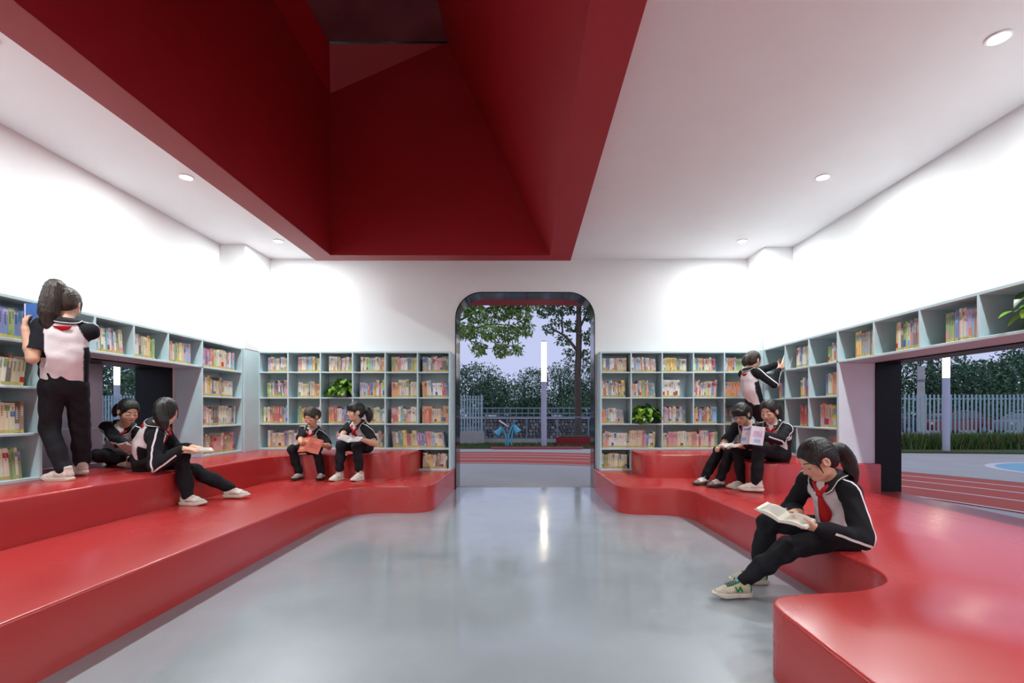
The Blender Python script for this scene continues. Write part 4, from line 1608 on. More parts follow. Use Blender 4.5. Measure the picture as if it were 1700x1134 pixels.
SHOES = {'white': shoe_style('white', (226, 216, 204), (230, 222, 212), (206, 190, 178), False, (240, 236, 230)),
         'trainer': shoe_style('trainer', (228, 222, 212), (194, 186, 178), (158, 150, 144), False, (236, 232, 226)),
         'grey': shoe_style('grey', (186, 176, 166), (176, 166, 156), (140, 130, 122), True, (214, 206, 200)),
         'sport': shoe_style('sport', (232, 222, 216), (150, 118, 112), (60, 52, 52), True, (238, 234, 230)),
         'green': shoe_style('green', (206, 198, 178), (196, 188, 168), (40, 128, 74), False, (22, 88, 56), 'N')}


def put_shoe(root, style, pos, fdir, pitch, scale, label=None):
    st = SHOES[style]
    f = nv([fdir[0], fdir[1], 0])
    M = Matrix(((f[1], f[0], 0), (-f[0], f[1], 0), (0, 0, 1))).to_4x4()
    M = Matrix.Translation(Vector(pos)) @ M @ Matrix.Rotation(pitch, 4, 'X') @ Matrix.Scale(scale, 4)

    def tf(v):
        return [tuple(M @ Vector(p)) for p in v]
    o = mesh_obj('shoe', tf(st['V']), st['F'], M_SHOE, root, True, st['C'])
    if label:
        o['label'] = label
    q = MB()
    q.v, q.f = tf(st['sole'].v), list(st['sole'].f)
    smooth_angle(q.build('sole', M_SOLED if st['soled'] else M_SOLE, o), 50)
    q = MB()
    q.v, q.f = tf(st['lace'].v), list(st['lace'].f)
    q.build('laces', mat('lace_%d_%d_%d' % tuple(st['lacec']), rgb(*st['lacec']), 0.7), o, smooth=True)
    if st['mark']:
        tree_ = BVHTree.FromPolygons([Vector(p) for p in st['V']], st['F'].tolist())
        for sx in (-1, 1):
            q = MB()
            for a, b in (((.008, .036), (.020, .066)), ((.020, .066), (.034, .036)), ((.034, .036), (.046, .064))):
                pts, nr = [], []
                for t in np.linspace(0, 1, 6):
                    y, z = a[0] + (b[0] - a[0]) * t, a[1] + (b[1] - a[1]) * t
                    hit = tree_.ray_cast(Vector((sx * .2, y, z)), Vector((-sx, 0, 0)))
                    if hit[0] is None:
                        continue
                    pts.append(np.array(hit[0]))
                    nr.append(np.array((sx, 0, 0)))
                if len(pts) > 1:
                    ribbon(q, pts, nr, .0048, .001, .0015)
            q.v = tf(q.v)
            q.build('emblem', mat('green_emblem', rgb(24, 132, 74), 0.5), o)
    return o


def hand(s, wr, d, nrm, side, sc, curl, spread=.0, thumb=.7):
    """palm, four jointed fingers and a thumb; d along the hand, nrm out of the palm, side towards the thumb"""
    d = nv(d)
    nrm = nv(nrm - d * (np.array(nrm) @ d))
    t = nv(np.cross(d, nrm)) * side
    kn = wr + d * .066 * sc
    s.cone(wr - d * .01, wr + d * .02 * sc, .022 * sc, .026 * sc, k=.012, flat=(1.35, nrm))
    for off in (-.022, -.007, .008, .022):
        s.cone(wr + d * .015 * sc + t * off * .6 * sc, kn + t * off * sc, .013 * sc, .0105 * sc, k=.010, flat=(1.15, nrm))
    for i, (off, L) in enumerate(((.024, .060), (.008, .067), (-.008, .062), (-.023, .049))):
        p = kn + t * off * sc
        dirv = nv(d + t * (off * 6 * spread))
        r = .0082 * sc
        for j, fr in enumerate((.45, .32, .23)):
            a = curl * (.55, .9, .7)[j]
            dirv = nv(dirv * math.cos(a) + nrm * math.sin(a))
            p2 = p + dirv * L * fr * sc
            s.cone(p, p2, r, r * .93, k=.004)
            p, r = p2, r * .93
    p = wr + d * .018 * sc + t * .022 * sc
    dirv = nv(d * .72 + t * .62 + nrm * thumb * .45)
    p2 = p + dirv * .034 * sc
    s.cone(p, p2, .0125 * sc, .0098 * sc, k=.008)
    dirv = nv(dirv + d * .5 + nrm * thumb * .4)
    s.cone(p2, p2 + dirv * .026 * sc, .0092 * sc, .0078 * sc, k=.004)


def person(label, S, pelvis, neck, face, cf, head, hf, ankles, fdir, kpole, wrists, epole, hdir, hnorm, short=False, pony=None, shoes='white', curl=(.75, .75), hup=None,
           hairm=None, fringe=0.0, vox=.0075, eyes='down', sock=(230, 226, 222), tie=None, glasses=False, scarf=True, pitch=(0, 0), trou_to=.0, seat=False, tail=.17, group='readers in school uniform'):
    s_ = S / 1.40
    hs = s_ ** .5
    P, N, Hc = np.array(pelvis, float), np.array(neck, float), np.array(head, float)
    pf, cfv = nv([face[0], face[1], 0]), nv([cf[0], cf[1], 0])
    pr = np.array([pf[1], -pf[0], 0])
    sp = nv(N - P)
    cfv = nv(cfv - sp * (cfv @ sp))
    cr = nv(np.cross(cfv, sp))
    root = empty('person', (P[0], P[1], min(ankles[0][2], ankles[1][2]) - .07))
    tag(root, label, 'person', group)
    mid = P + (N - P) * .45 - cfv * .03 * s_
    ch = P + (N - P) * .74 - cfv * .012 * s_
    sh = [N - sp * .058 * s_ + cr * .128 * s_ * g + cfv * .01 for g in (1, -1)]
    hip = [P + pr * .064 * s_ * g for g in (1, -1)]
    el, wr, kn, an = [], [], [], []
    for i in (0, 1):
        e_, w_ = ik(sh[i], wrists[i], .255 * s_, .215 * s_, epole[i])
        el.append(e_)
        wr.append(w_)
        k_, a_ = ik(hip[i], ankles[i], .335 * s_, .325 * s_, kpole[i])
        kn.append(k_)
        an.append(a_)
    # ---- head frame
    f = nv(hf)
    u = np.array(hup, float) if hup is not None else UP
    u = nv(u - f * (u @ f))
    r = np.cross(f, u)
    FR = np.array([r, f, u])

    def H(x, y, z):
        return Hc + (r * x + f * y + u * z) * hs

    def hr(*a):
        return np.array(a) * hs
    # ---- skin: head and neck
    b = SDF(.014 * hs)
    b.ell(H(0, -.010, .032), FR, hr(.071, .088, .076))
    b.ell(H(0, .020, -.034), FR, hr(.054, .060, .066), k=.03)
    b.ell(H(0, .048, -.078), FR, hr(.026, .026, .020), k=.025)
    for g in (1, -1):
        b.ell(H(.032 * g, .050, -.030), FR, hr(.024, .024, .026), k=.02)
        b.ell(H(.029 * g, .086, .001), FR, hr(.019, .012, .011), k=.012, op='s')
        b.ell(H(.029 * g, .066, .000), FR, hr(.0165, .0145, .0125), k=.004)
        b.ell(H(.0715 * g, -.008, -.008), FR, hr(.009, .019, .029), k=.006)
        b.ell(H(.077 * g, -.002, -.006), FR, hr(.005, .010, .016), k=.004, op='s')
    b.cone(H(0, .076, .008), H(0, .092, -.024), .006 * hs, .0095 * hs, k=.012)
    for g in (1, -1):
        b.cone(H(.007 * g, .084, -.027), H(.008 * g, .082, -.028), .007 * hs, .007 * hs, k=.007)
    b.cone(H(-.016, .072, -.050), H(.016, .072, -.050), .0075 * hs, .0075 * hs, k=.010)
    b.cone(H(-.013, .071, -.060), H(.013, .071, -.060), .0078 * hs, .0078 * hs, k=.008)
    b.cone(H(0, -.012, -.055), N - sp * .03, .041 * hs, .046 * s_, k=.02)
    b.cone(N - sp * .03, N - sp * .07, .05 * s_, .06 * s_, k=.03)
    V1, F1 = b.mesh(vox * .62, 1)
    L = (V1 - Hc) @ FR.T / hs
    C1 = np.tile(SKIN, (len(V1), 1))
    lx, ly, lz = L.T
    fr_ = ly > .045
    cheek = np.exp(-(((np.abs(lx) - .036) / .018) ** 2 + ((lz + .028) / .016) ** 2))
    C1 = C1 * (1 - .22 * cheek[:, None] * np.array([0, .8, .7]) * fr_[:, None])
    lip = fr_ & (np.abs(lx) < .021) & (np.abs(lz + .055) < .0085 - .0045 * (np.abs(lx) / .021))
    C1[lip] = rgb(178, 92, 88)
    ax_ = np.abs(np.abs(lx) - .029)
    if eyes == 'open':
        C1[fr_ & (ax_ < .0145) & (np.abs(lz - .0005) < .0058 - .003 * ax_ / .0145)] = rgb(225, 220, 214)
        C1[fr_ & (ax_ < .0065) & (np.abs(lz - .0005) < .0058)] = rgb(30, 22, 20)
        C1[fr_ & (ax_ < .0155) & (np.abs(lz - .0065) < .0026)] = rgb(40, 30, 28)
    else:
        C1[fr_ & (ax_ < .0155) & (np.abs(lz + .0045) < .0030)] = rgb(46, 34, 32)
    br = fr_ & (np.abs(np.abs(lx) - .030) < .019) & (np.abs(lz - .024 + (np.abs(lx) - .030) ** 2 * 8) < .0034)
    C1[br] = rgb(60, 46, 40)
    parts = [(V1, F1, C1)]
    # ---- skin: arms and hands
    for i in (0, 1):
        a = SDF(.012)
        d = nv(hdir[i]) if hdir[i] is not None else nv(wr[i] - el[i])
        st = sh[i] + (el[i] - sh[i]) * .35 if short else el[i] + (wr[i] - el[i]) * .55
        if short:
            a.cone(st, el[i], .039 * s_, .033 * s_)
            a.cone(el[i], el[i] + (wr[i] - el[i]) * .35, .033 * s_, .034 * s_)
            a.cone(el[i] + (wr[i] - el[i]) * .35, wr[i], .034 * s_, .022 * s_)
        else:
            a.cone(st, wr[i], .027 * s_, .022 * s_)
        hand(a, wr[i], d, np.array(hnorm[i], float), 1 if i == 0 else -1, s_ * .97, curl[i])
        V, F = a.mesh(min(.0042, vox * .55), 1)
        parts.append((V, F, np.tile(SKIN * np.array([.98, .93, .9]), (len(V), 1))))
    # ---- skin and socks: ankles; hidden trunk that joins everything
    for i in (0, 1):
        a = SDF(.012)
        ft = an[i] - np.array([0, 0, .045 * s_])
        a.cone(kn[i] + (an[i] - kn[i]) * .6, an[i], .036 * s_, .028 * s_)
        a.cone(an[i], ft, .028 * s_, .027 * s_)
        V, F = a.mesh(.006, 1)
        hgt = V[:, 2] - (an[i][2])
        C = np.tile(SKIN, (len(V), 1))
        if sock is not None:
            if sock == 'rainbow':
                for z0, c in ((-.2, (226, 214, 90)), (.005, (110, 190, 200)), (.022, (50, 110, 200)), (.040, (80, 130, 220)), (.056, (176, 140, 214))):
                    C[hgt > z0] = rgb(*c)
            else:
                C[hgt < .03] = rgb(*sock)
        parts.append((V, F, C))
    a = SDF(.03)
    a.chain([P, mid, ch, N - sp * .03], [.085 * s_, .08 * s_, .085 * s_, .05 * s_], flat=(1.2, cfv))
    for i in (0, 1):
        a.chain([ch, sh[i], el[i], wr[i] - (wr[i] - el[i]) * .4], [.05 * s_, .035 * s_, .028 * s_, .022 * s_])
        a.chain([P, hip[i], kn[i], kn[i] + (an[i] - kn[i]) * .7], [.05 * s_, .052 * s_, .04 * s_, .03 * s_])
    V, F = a.mesh(.014, 0)
    parts.append((V, F, np.tile(SKIN, (len(V), 1))))
    off, VV, FF, CC = 0, [], [], []
    for V, F, C in parts:
        VV.append(V)
        FF.append(F + off)
        CC.append(C)
        off += len(V)
    mesh_obj('body', np.concatenate(VV), np.concatenate(FF), M_SKIN, root, True, np.concatenate(CC))
    # ---- hair
    a = SDF(.012 * hs)
    a.ell(H(0, -.014, .036), FR, hr(.079, .096, .085))
    a.ell(H(0, -.046, -.018), FR, hr(.066, .056, .062), k=.03)
    a.ell(H(0, .105, -.026 - fringe * .02), FR, hr(.066, .080, .092 - fringe * .015), k=.010, op='s')
    a.ell(H(0, .030, -.11), FR, hr(.10, .07, .09), k=.012, op='s')
    for g in (1, -1):
        a.ell(H(.080 * g, .004, -.016), FR, hr(.020, .020, .032), k=.008, op='s')
        # loose locks in front of the ears
        a.cone(H(.066 * g, .034, .030), H(.070 * g, .036, -.050), .009 * hs, .003 * hs, k=.010)
    if fringe > 0:
        for t in np.linspace(-1, 1, 7):
            a.cone(H(.045 * t, .066, .082 - .02 * abs(t)), H(.052 * t, .088 - .018 * abs(t), .022 + .008 * math.sin(t * 9)), .015 * hs, .006 * hs, k=.010)
    pts, rr = pony
    anchor = H(*pts[0])
    chain = [anchor] + [anchor + np.array(q_) * hs for q_ in pts[1:]]
    cc_ = [np.array(v) for v in catmull([tuple(c) for c in chain], 3)]
    rad = list(np.interp(np.linspace(0, 1, len(cc_)), np.linspace(0, 1, len(rr)), rr))
    a.chain(cc_, rad, k=.014)
    nloc = 7
    for j in range(nloc):            # separate locks that roughen the tail's outline
        an_ = j / nloc * 2 * math.pi
        o_ = (r * math.cos(an_) + f * math.sin(an_)) * .55
        a.chain([c + o_ * rad[i] * 1.25 for i, c in enumerate(cc_)], [q_ * .45 for q_ in rad], k=.006)
    V, F = a.mesh(vox * .72, 1)
    Nn = normals(V, F)
    L = (V - Hc) @ FR.T
    az = np.arctan2(L[:, 0], L[:, 2] + .02)
    V = V + Nn * (.0008 * np.sin(az * 34 + L[:, 1] * 22 + 2 * np.sin(L[:, 2] * 30)) + .0006 * np.sin(az * 71))[:, None]
    mesh_obj('hair', V, F, hairm or M_HAIR, root, True)
    if tie is not None:
        q = MB()
        d = nv(cc_[1] - cc_[0])
        e1 = nv(np.cross(d, UP + .01))
        e2 = np.cross(d, e1)
        c0 = cc_[0] + d * .008
        q.tube([Vector(c0 + (e1 * math.cos(t) + e2 * math.sin(t)) * rad[0] * 1.22) for t in np.linspace(0, 2 * math.pi, 17)], .006, 7)
        q.build('hair_tie', mat('hair_tie_%d_%d_%d' % tuple(tie), rgb(*tie), 0.5), root, smooth=True)
    if glasses:
        q = MB()
        for g in (1, -1):
            q.tube([Vector(H(.031 * g + .022 * math.cos(t), .090, .000 + .016 * math.sin(t))) for t in np.linspace(0, 2 * math.pi, 17)], .0014, 5)
            q.tube([Vector(H(.053 * g, .088, .004)), Vector(H(.072 * g, .03, .006)), Vector(H(.075 * g, -.01, .004))], .0014, 5)
        q.tube([Vector(H(-.009, .091, .003)), Vector(H(.009, .091, .003))], .0014, 5)
        q.build('glasses', mat('thin_metal_frame', rgb(90, 86, 84), 0.3, metal=.7), root, smooth=True)
    # ---- top
    a = SDF(.030 * s_)
    fl = (1.38, cfv)
    fl0 = (1.28, pf)
    puff = (1.0 if seat else 1.12) if short else 1.06
    lo_ = P - sp * .01 if seat else (P + sp * .075 if short else P + sp * .02)
    a.cone(lo_, mid, .122 * s_ * puff, .120 * s_ * puff, flat=fl)
    a.cone(mid, ch, .120 * s_ * puff, .124 * s_, flat=fl)
    a.cone(ch, N - sp * .05 * s_, .112 * s_, .066 * s_, flat=(1.3, cfv))
    a.cone(N - sp * .05 * s_, N - sp * .015, .066 * s_, .050 * s_)
    for i in (0, 1):
        a.cone(N - sp * .055 * s_, sh[i], .050 * s_, .050 * s_, k=.035)
        if short:
            end = sh[i] + (el[i] - sh[i]) * .74
            a.cone(sh[i], end, .052 * s_, .058 * s_, k=.03)
            dd = nv(el[i] - sh[i])
            a.cone(end + dd * .066, end + dd * .12, .075 * s_, .075 * s_, k=.006, op='s')
        else:
            a.cone(sh[i], el[i], .053 * s_, .050 * s_, k=.03)
            cu = el[i] + (wr[i] - el[i]) * .93
            a.cone(el[i], el[i] + (cu - el[i]) * .8, .050 * s_, .043 * s_, k=.02)
            a.cone(el[i] + (cu - el[i]) * .8, cu, .041 * s_, .032 * s_, k=.008)
    # neck opening
    a.cone(N - sp * .012, N + sp * .06, .047 * s_, .05 * s_, k=.008, op='s')
    V, F = a.mesh(vox, 1)
    Nn = normals(V, F)
    V = V + Nn * (wrinkle(V, int(S * 1000) + int(abs(P[0]) * 100)) * .0024)[:, None]
    bestA = np.full(len(V), 1e9)
    for i in (0, 1):
        for p0, p1, r0, r1 in ((sh[i], el[i], .053, .05), (el[i], wr[i], .05, .035)):
            dd, t = segd(V, p0, p1)
            bestA = np.minimum(bestA, dd - (r0 + (r1 - r0) * t) * s_)
    rel = V - N
    uu, ww = np.abs(rel @ cr), -(rel @ sp)
    ff_ = rel @ cfv
    hw = np.interp(ww, [0, .05, .2, .5], [.062, .075, .118, .112]) * s_
    white = uu < np.where(ww < .17 * s_, .060 * s_ + ww * .50, hw)
    bt_ = np.full(len(V), 1e9)
    for p0, p1 in ((P, mid), (mid, ch), (ch, N)):
        dd, t = segd(V, p0, p1)
        bt_ = np.minimum(bt_, dd)
    sleeve = (bestA < .012) & (bestA < bt_ - .085 * s_)
    white &= ~sleeve
    hem = (rel @ sp) < -(np.linalg.norm(N - P)) + (-.05 if short else .0)
    wf = white.astype(float)
    ea = np.concatenate([F[:, i] for i in range(4)])
    eb = np.concatenate([F[:, (i + 1) % 4] for i in range(4)])
    for _ in range(7):                       # even out the seam lines
        sm_, nn_ = np.zeros(len(V)), np.zeros(len(V))
        np.add.at(sm_, ea, wf[eb])
        np.add.at(nn_, ea, 1)
        wf = .4 * wf + .6 * sm_ / np.maximum(nn_, 1)
    wf = np.clip((wf - .5) * 5 + .5, 0, 1)[:, None]
    C = C_BLK * (1 - wf) + C_WHT * wf
    if not short:
        C[hem] = C_BLK
    top = mesh_obj('polo_shirt' if short else 'track_jacket', V, F, M_CLOTH, root, True, C)
    bvh = BVHTree.FromPolygons([Vector(p) for p in V], F.tolist())

    def snap(p):
        c, n_, _, _ = bvh.find_nearest(Vector(p))
        return np.array(c), np.array(n_)
    tb = SDF(.03 * s_)
    tb.cone(lo_, mid, .122 * s_ * puff, .120 * s_ * puff, flat=fl)
    tb.cone(mid, ch, .120 * s_ * puff, .124 * s_, flat=fl)
    tb.cone(ch, N - sp * .05 * s_, .112 * s_, .066 * s_, flat=(1.3, cfv))
    tb.cone(N - sp * .05 * s_, N - sp * .015, .066 * s_, .050 * s_)
    for i in (0, 1):
        tb.cone(N - sp * .055 * s_, sh[i], .050 * s_, .050 * s_, k=.035)
    Vt, Ft = tb.mesh(.011, 1)
    bvt = BVHTree.FromPolygons([Vector(p) for p in Vt], Ft.tolist())

    def snapt(p):
        c, n_, _, _ = bvt.find_nearest(Vector(p))
        return np.array(c), np.array(n_)
    # ---- piping along the sleeves
    for i in (0, 1):
        g = 1 if i == 0 else -1
        lat = cr * g
        bend = nv(el[i] - (sh[i] + wr[i]) / 2)
        path = [N - sp * .025 * s_ + lat * .055 * s_ + sp * .08, sh[i] * .5 + N * .5 + sp * .07 + lat * .01, sh[i] + (sp * .8 + lat * .7) * .07]
        for t in np.linspace(.15, .9, 6):
            o_ = nv(lat + bend * .5 * t)
            path.append(sh[i] + (el[i] - sh[i]) * t + o_ * .075)
        if not short:
            o_ = nv(bend + lat * .35)
            path.append(el[i] + o_ * .08)
            for t in np.linspace(.15, .85, 5):
                o2 = nv(lat * .8 + bend * .7 * (1 - t))
                path.append(el[i] + (wr[i] - el[i]) * t + o2 * .07)
        else:
            path = path[:-2]
        pp = [np.array(v) for v in catmull([tuple(c) for c in path], 3)]
        sn = [snap(v) for v in pp]
        q = MB()
        ribbon(q, [c for c, _ in sn], [n_ for _, n_ in sn], .0062 * s_, .0012, .0016)
        q.build('sleeve_piping', M_STR, top)
    # ---- collar with white edge
    q, wq = MB(), MB()
    rows = []
    nth = 25
    for j in range(nth):
        th = math.radians(-158 + 316 * j / (nth - 1))
        dv = -cfv * math.cos(th) + cr * math.sin(th)
        fr2 = max(0, (abs(math.degrees(th)) - 100) / 58)
        p0 = N + sp * (.016 - .030 * fr2) * s_ + dv * .049 * s_
        p1 = N + sp * (.022 - .026 * fr2) * s_ + dv * .059 * s_
        gs = N - sp * (.020 + .052 * fr2) * s_ + dv * (.080 + .022 * fr2) * s_
        c, n_ = snapt(gs)
        p2 = c + n_ * .007
        m1 = p1 * .45 + p2 * .55 + n_ * .006
        rows.append((p0, p1, m1, p2, n_))
    vs = [p for rw in rows for p in rw[:4]]
    q.add(vs, [(j * 4 + k_, j * 4 + k_ + 1, j * 4 + k_ + 5, j * 4 + k_ + 4) for j in range(nth - 1) for k_ in range(3)])
    co = q.build('collar', M_BLK, top, smooth=True)
    sm = co.modifiers.new('thick', 'SOLIDIFY')
    sm.thickness = .004
    sm.offset = 1
    vs = []
    for p0, p1, m1, p2, n_ in rows:
        vs += [m1 * .42 + p2 * .58 + n_ * .0055, m1 * .15 + p2 * .85 + n_ * .0055]
    wq.add(vs, [(j * 2, j * 2 + 1, j * 2 + 3, j * 2 + 2) for j in range(nth - 1)])
    wo = wq.build('collar_stripe', M_STR, co, smooth=True)
    sm = wo.modifiers.new('thick', 'SOLIDIFY')
    sm.thickness = .002
    sm.offset = 0
    # ---- red scarf
    if scarf:
        q = MB()
        q.tube([Vector(N - sp * .004 + (-cfv * math.cos(t) + cr * math.sin(t)) * .064 * s_ - sp * (.03 * max(0, -math.cos(t)))) for t in np.linspace(-2.6, 2.6, 17)], .009 * s_, 7)
        K = N + cfv * .10 * s_ - sp * .075 * s_
        kc, kn_ = snapt(K)
        kc = kc + kn_ * .012
        for g in (1, -1):
            a0 = N + cfv * .058 * s_ - sp * .02 * s_ + cr * .045 * g * s_
            q.tube([Vector(a0), Vector((a0 + kc) / 2 + cfv * .006), Vector(kc)], [.011 * s_, .012 * s_, .011 * s_], 8)
        q.lathe([(.004, -.016 * s_), (.015 * s_, -.008 * s_), (.017 * s_, .002), (.012 * s_, .013 * s_)], tuple(kc), 10)
        for g, ln in ((.5, tail), (-.6, tail * .82)):
            pts_, nr_, wd_ = [], [], []
            for t in np.linspace(0, 1, 9):
                c, n_ = snapt(kc - sp * (.012 + ln * t) + cr * g * .022 * t + cfv * .03)
                pts_.append(c)
                nr_.append(n_)
                wd_.append((.012 + .020 * min(1, t * 1.6)) * s_ if t < .8 else .032 * s_ * (1 - t) / .2 + .002)
            ribbon(q, pts_, nr_, wd_, .006 if g > 0 else .003, .003)
        pts_, nr_ = [], []
        for t in np.linspace(0, 1, 6):
            c, n_ = snapt(N - sp * (.015 + .045 * t) * s_ - cfv * .12)
            pts_.append(c)
            nr_.append(n_)
        ribbon(q, pts_, nr_, [.05 * s_, .048 * s_, .044 * s_, .036 * s_, .022 * s_, .003], .003, .003)
        q.build('red_scarf', M_SCARF, root, smooth=True)
    # ---- trousers
    a = SDF(.024 * s_)
    a.ell(P + np.array([0, 0, .005]), np.array([pr, pf, UP]), np.array((.116, .100, .085) if seat else (.112, .098, .10)) * s_)
    a.cone(P, P + (mid - P) * .45, .112 * s_, .108 * s_, flat=fl0)
    for i in (0, 1):
        cu = an[i] + (kn[i] - an[i]) * trou_to
        a.cone(hip[i], kn[i], .073 * s_, .060 * s_)
        m_ = kn[i] + (cu - kn[i]) * .55
        a.cone(kn[i], m_, .060 * s_, .054 * s_, k=.02)
        a.cone(m_, cu - (cu - kn[i]) * .06, .054 * s_, .047 * s_, k=.02)
        a.cone(cu - (cu - kn[i]) * .06, cu, .043 * s_, .041 * s_, k=.006)
    V, F = a.mesh(vox, 1)
    Nn = normals(V, F)
    w1 = wrinkle(V, int(S * 777) + int(abs(P[0]) * 100)) * 1.1
    amp = np.full(len(V), .0026)
    for i in (0, 1):
        for jt in (kn[i], an[i] + (kn[i] - an[i]) * .12):
            amp += .0035 * np.exp(-(np.linalg.norm(V - jt, axis=1) / .075) ** 2)
    V = V + Nn * (w1 * amp)[:, None]
    mesh_obj('trousers', V, F, M_TROU, root, True)
    for i in (0, 1):
        put_shoe(root, shoes, (an[i][0], an[i][1], an[i][2] - .075 * s_), fdir[i], pitch[i], .98 * s_)
    return root, dict(wr=wr, el=el, sh=sh, kn=kn, an=an, P=P, N=N)


# ------------------------------------------------------------------ books being read
def open_book(label, c, across, up, ang, w, h, cover, pages=(238, 234, 226), printed=None, th=.010, art=()):
    """two leaves hinged on the spine; 'across' runs over the spread, 'up' along the spine"""
    X = nv(across)
    Yv = nv(np.array(up, float) - X * (np.array(up, float) @ X))
    Z = np.cross(X, Yv)
    c = np.array(c, float)
    e = empty('open_book', c)
    tag(e, label, 'book', 'books being read')
    cq, pq, prq = MB(), MB(), MB()
    ARTQ = []
    for g in (1, -1):
        dx = X * g * math.cos(ang) + Z * math.sin(ang)
        nz = nv(np.cross(dx, Yv)) * g
        bow = [0, .35, .75, 1.0]
        def pt(t, yy, lift):
            return c + dx * w * t + Yv * yy * h / 2 + nz * (lift + .012 * math.sin(min(1, t * 1.2) * math.pi) * (1 if lift > .001 else .35))
        ts = np.linspace(0, 1, 7)
        for mb, l0, l1, sc in ((cq, -.002, .0, 1.02), (pq, .0005, th, .98)):
            vs, fs = [], []
            for t in ts:
                for yy, l in ((-sc, l0), (sc, l0), (sc, l1 if mb is pq else l1), (-sc, l1)):
                    vs.append(pt(t * sc, yy, l))
            n = len(ts)
            for i in range(n - 1):
                for k_ in range(4):
                    a_, b_ = i * 4 + k_, i * 4 + (k_ + 1) % 4
                    fs.append((a_, b_, b_ + 4, a_ + 4))
            fs += [(0, 1, 2, 3), (n * 4 - 1, n * 4 - 2, n * 4 - 3, n * 4 - 4)]
            mb.add(vs, fs)
        for gg, t0, t1, y0, y1, colr in art:
            if gg == g:
                aq = MB()
                vs = []
                for t in np.linspace(t0, t1, 4):
                    vs += [pt(t, y0, -.0032), pt(t, y1, -.0032)]
                aq.add(vs, [(i * 2, i * 2 + 1, i * 2 + 3, i * 2 + 2) for i in range(3)])
                ARTQ.append((aq, colr))
        # lines of print
        for j in range(9):
            yy = .78 - j * .19
            vs, fs = [], []
            for t in np.linspace(.14, .88, 5):
                vs += [pt(t, yy, th + .0012), pt(t, yy - .07, th + .0012)]
            for i in range(4):
                fs.append((i * 2, i * 2 + 1, i * 2 + 3, i * 2 + 2))
            prq.add(vs, fs)
    cq.build('cover', mat('book_cover_%d_%d_%d' % tuple(cover), rgb(*cover), 0.45, var=.08, vscale=25), e, smooth=False)
    for aq, colr in ARTQ:
        aq.build('cover_print', mat('cover_ink_%d_%d_%d' % tuple(colr), rgb(*colr), .45, var=.15, vscale=30), e)
    po = pq.build('pages', mat('paper_%d_%d_%d' % tuple(pages), rgb(*pages), 0.8, var=.02), e)
    prq.build('print', mat('grey_print', rgb(*(printed or (176, 172, 170))), 0.8), po)
    return e
# ================================================================== THE NINE READERS
def at(px, py, Y, z=None):
    v = np.array(W(px, py, Y))
    if z is not None:
        v[2] = z
    return v


TAILS = {'long': lambda x, y: ([(0, -.085, .06), (x * .3, y * .3, .015), (x * .6, y * .6, -.05), (x * .8, y * .8, -.14), (x, y, -.24)], [.020, .030, .036, .030, .010]),
         'low': lambda x, y: ([(0, -.095, .0), (x * .4, y * .4, -.01), (x * .8, y * .8, -.06), (x, y, -.13)], [.020, .030, .028, .008])}

# 1. standing at the left shelves, back to us
person('person in short-sleeved uniform standing at left shelves, back turned, pulling out a blue book', 1.40,
       at(106, 638, 3.48), at(110, 532, 3.42), (-.6, .8), (-.52, .85), at(111, 505, 3.46), (-.38, .9, -.30),
       [at(136, 782, 3.74, L2 + .075), at(106, 790, 3.47, L2 + .075)], [(-.75, .6), (-1, .05)], [(-.5, .9, 0), (-.9, .4, 0)],
       [at(72, 524, 3.60), at(42, 546, 3.30)], [(.2, .3, -1), (-.2, -.6, -.8)], [(-1, .1, .15), (-.5, .35, .8)], [(0, .1, -1), (.6, .6, 0)],
       short=True, pony=([(-.010, -.072, .088), (-.008, -.045, .005), (-.012, -.065, -.10), (-.022, -.075, -.20), (-.022, -.07, -.315)], [.026, .044, .054, .050, .014]),
       shoes='white', hairm=M_HAIRB, tie=(206, 206, 196), vox=.0065, tail=.1)
# 2. sitting cross-legged in the niche
person('person in track jacket sitting cross-legged in the left window niche, looking down', 1.32,
       at(197, 757, 4.56, L2 + .085), at(206, 705, 4.46), (.5, -.85), (.42, -.90), at(213, 683, 4.36), (.80, -.40, -.42),
       [at(232, 765, 4.36, L2 + .075), at(220, 768, 4.24, L2 + .075)], [(-.7, -.5), (.9, -.3)], [(-.1, -1, .12), (1, .3, .35)],
       [at(214, 744, 4.18), at(231, 742, 4.26)], [(-.6, .3, -1), (.5, .4, -1)], [(.8, -.3, 0), (-.5, -.5, 0)], [(0, -.2, 1), (0, -.2, 1)],
       pony=([(0, -.090, .02), (-.05, .0, -.015), (-.085, .01, -.05), (-.10, .01, -.10)], [.020, .030, .028, .010]), shoes='white', vox=.0075, seat=True, tail=.13)
# 3. sitting on the upper left step, back of the head to us
person('person in track jacket seated on upper left step, legs stretched right, head turned away', 1.42,
       at(243, 772, 4.06, L2 + .085), at(263, 703, 3.98), (.97, .2), (.84, .46), at(276, 684, 3.97), (-.36, .92, -.12),
       [at(312, 822, 3.99, L1 + .078), at(389, 812, 4.30, L1 + .078)], [(1, -.12), (1, -.02)], [(.8, -.1, 1), (.8, .3, 1)],
       [at(303, 745, 3.86), at(318, 742, 4.12)], [(-.4, -.5, -1), (-.2, .6, -1)], [(.95, .1, -.05), (.9, -.3, 0)], [(0, .2, -1), (0, 0, -1)],
       pony=([(0, -.088, .045), (.015, -.045, -.005), (.02, -.06, -.06), (.04, -.06, -.13), (.06, -.055, -.19)], [.022, .036, .042, .040, .016]), shoes='trainer', vox=.0065, curl=(.35, .35), seat=True, tail=.14)
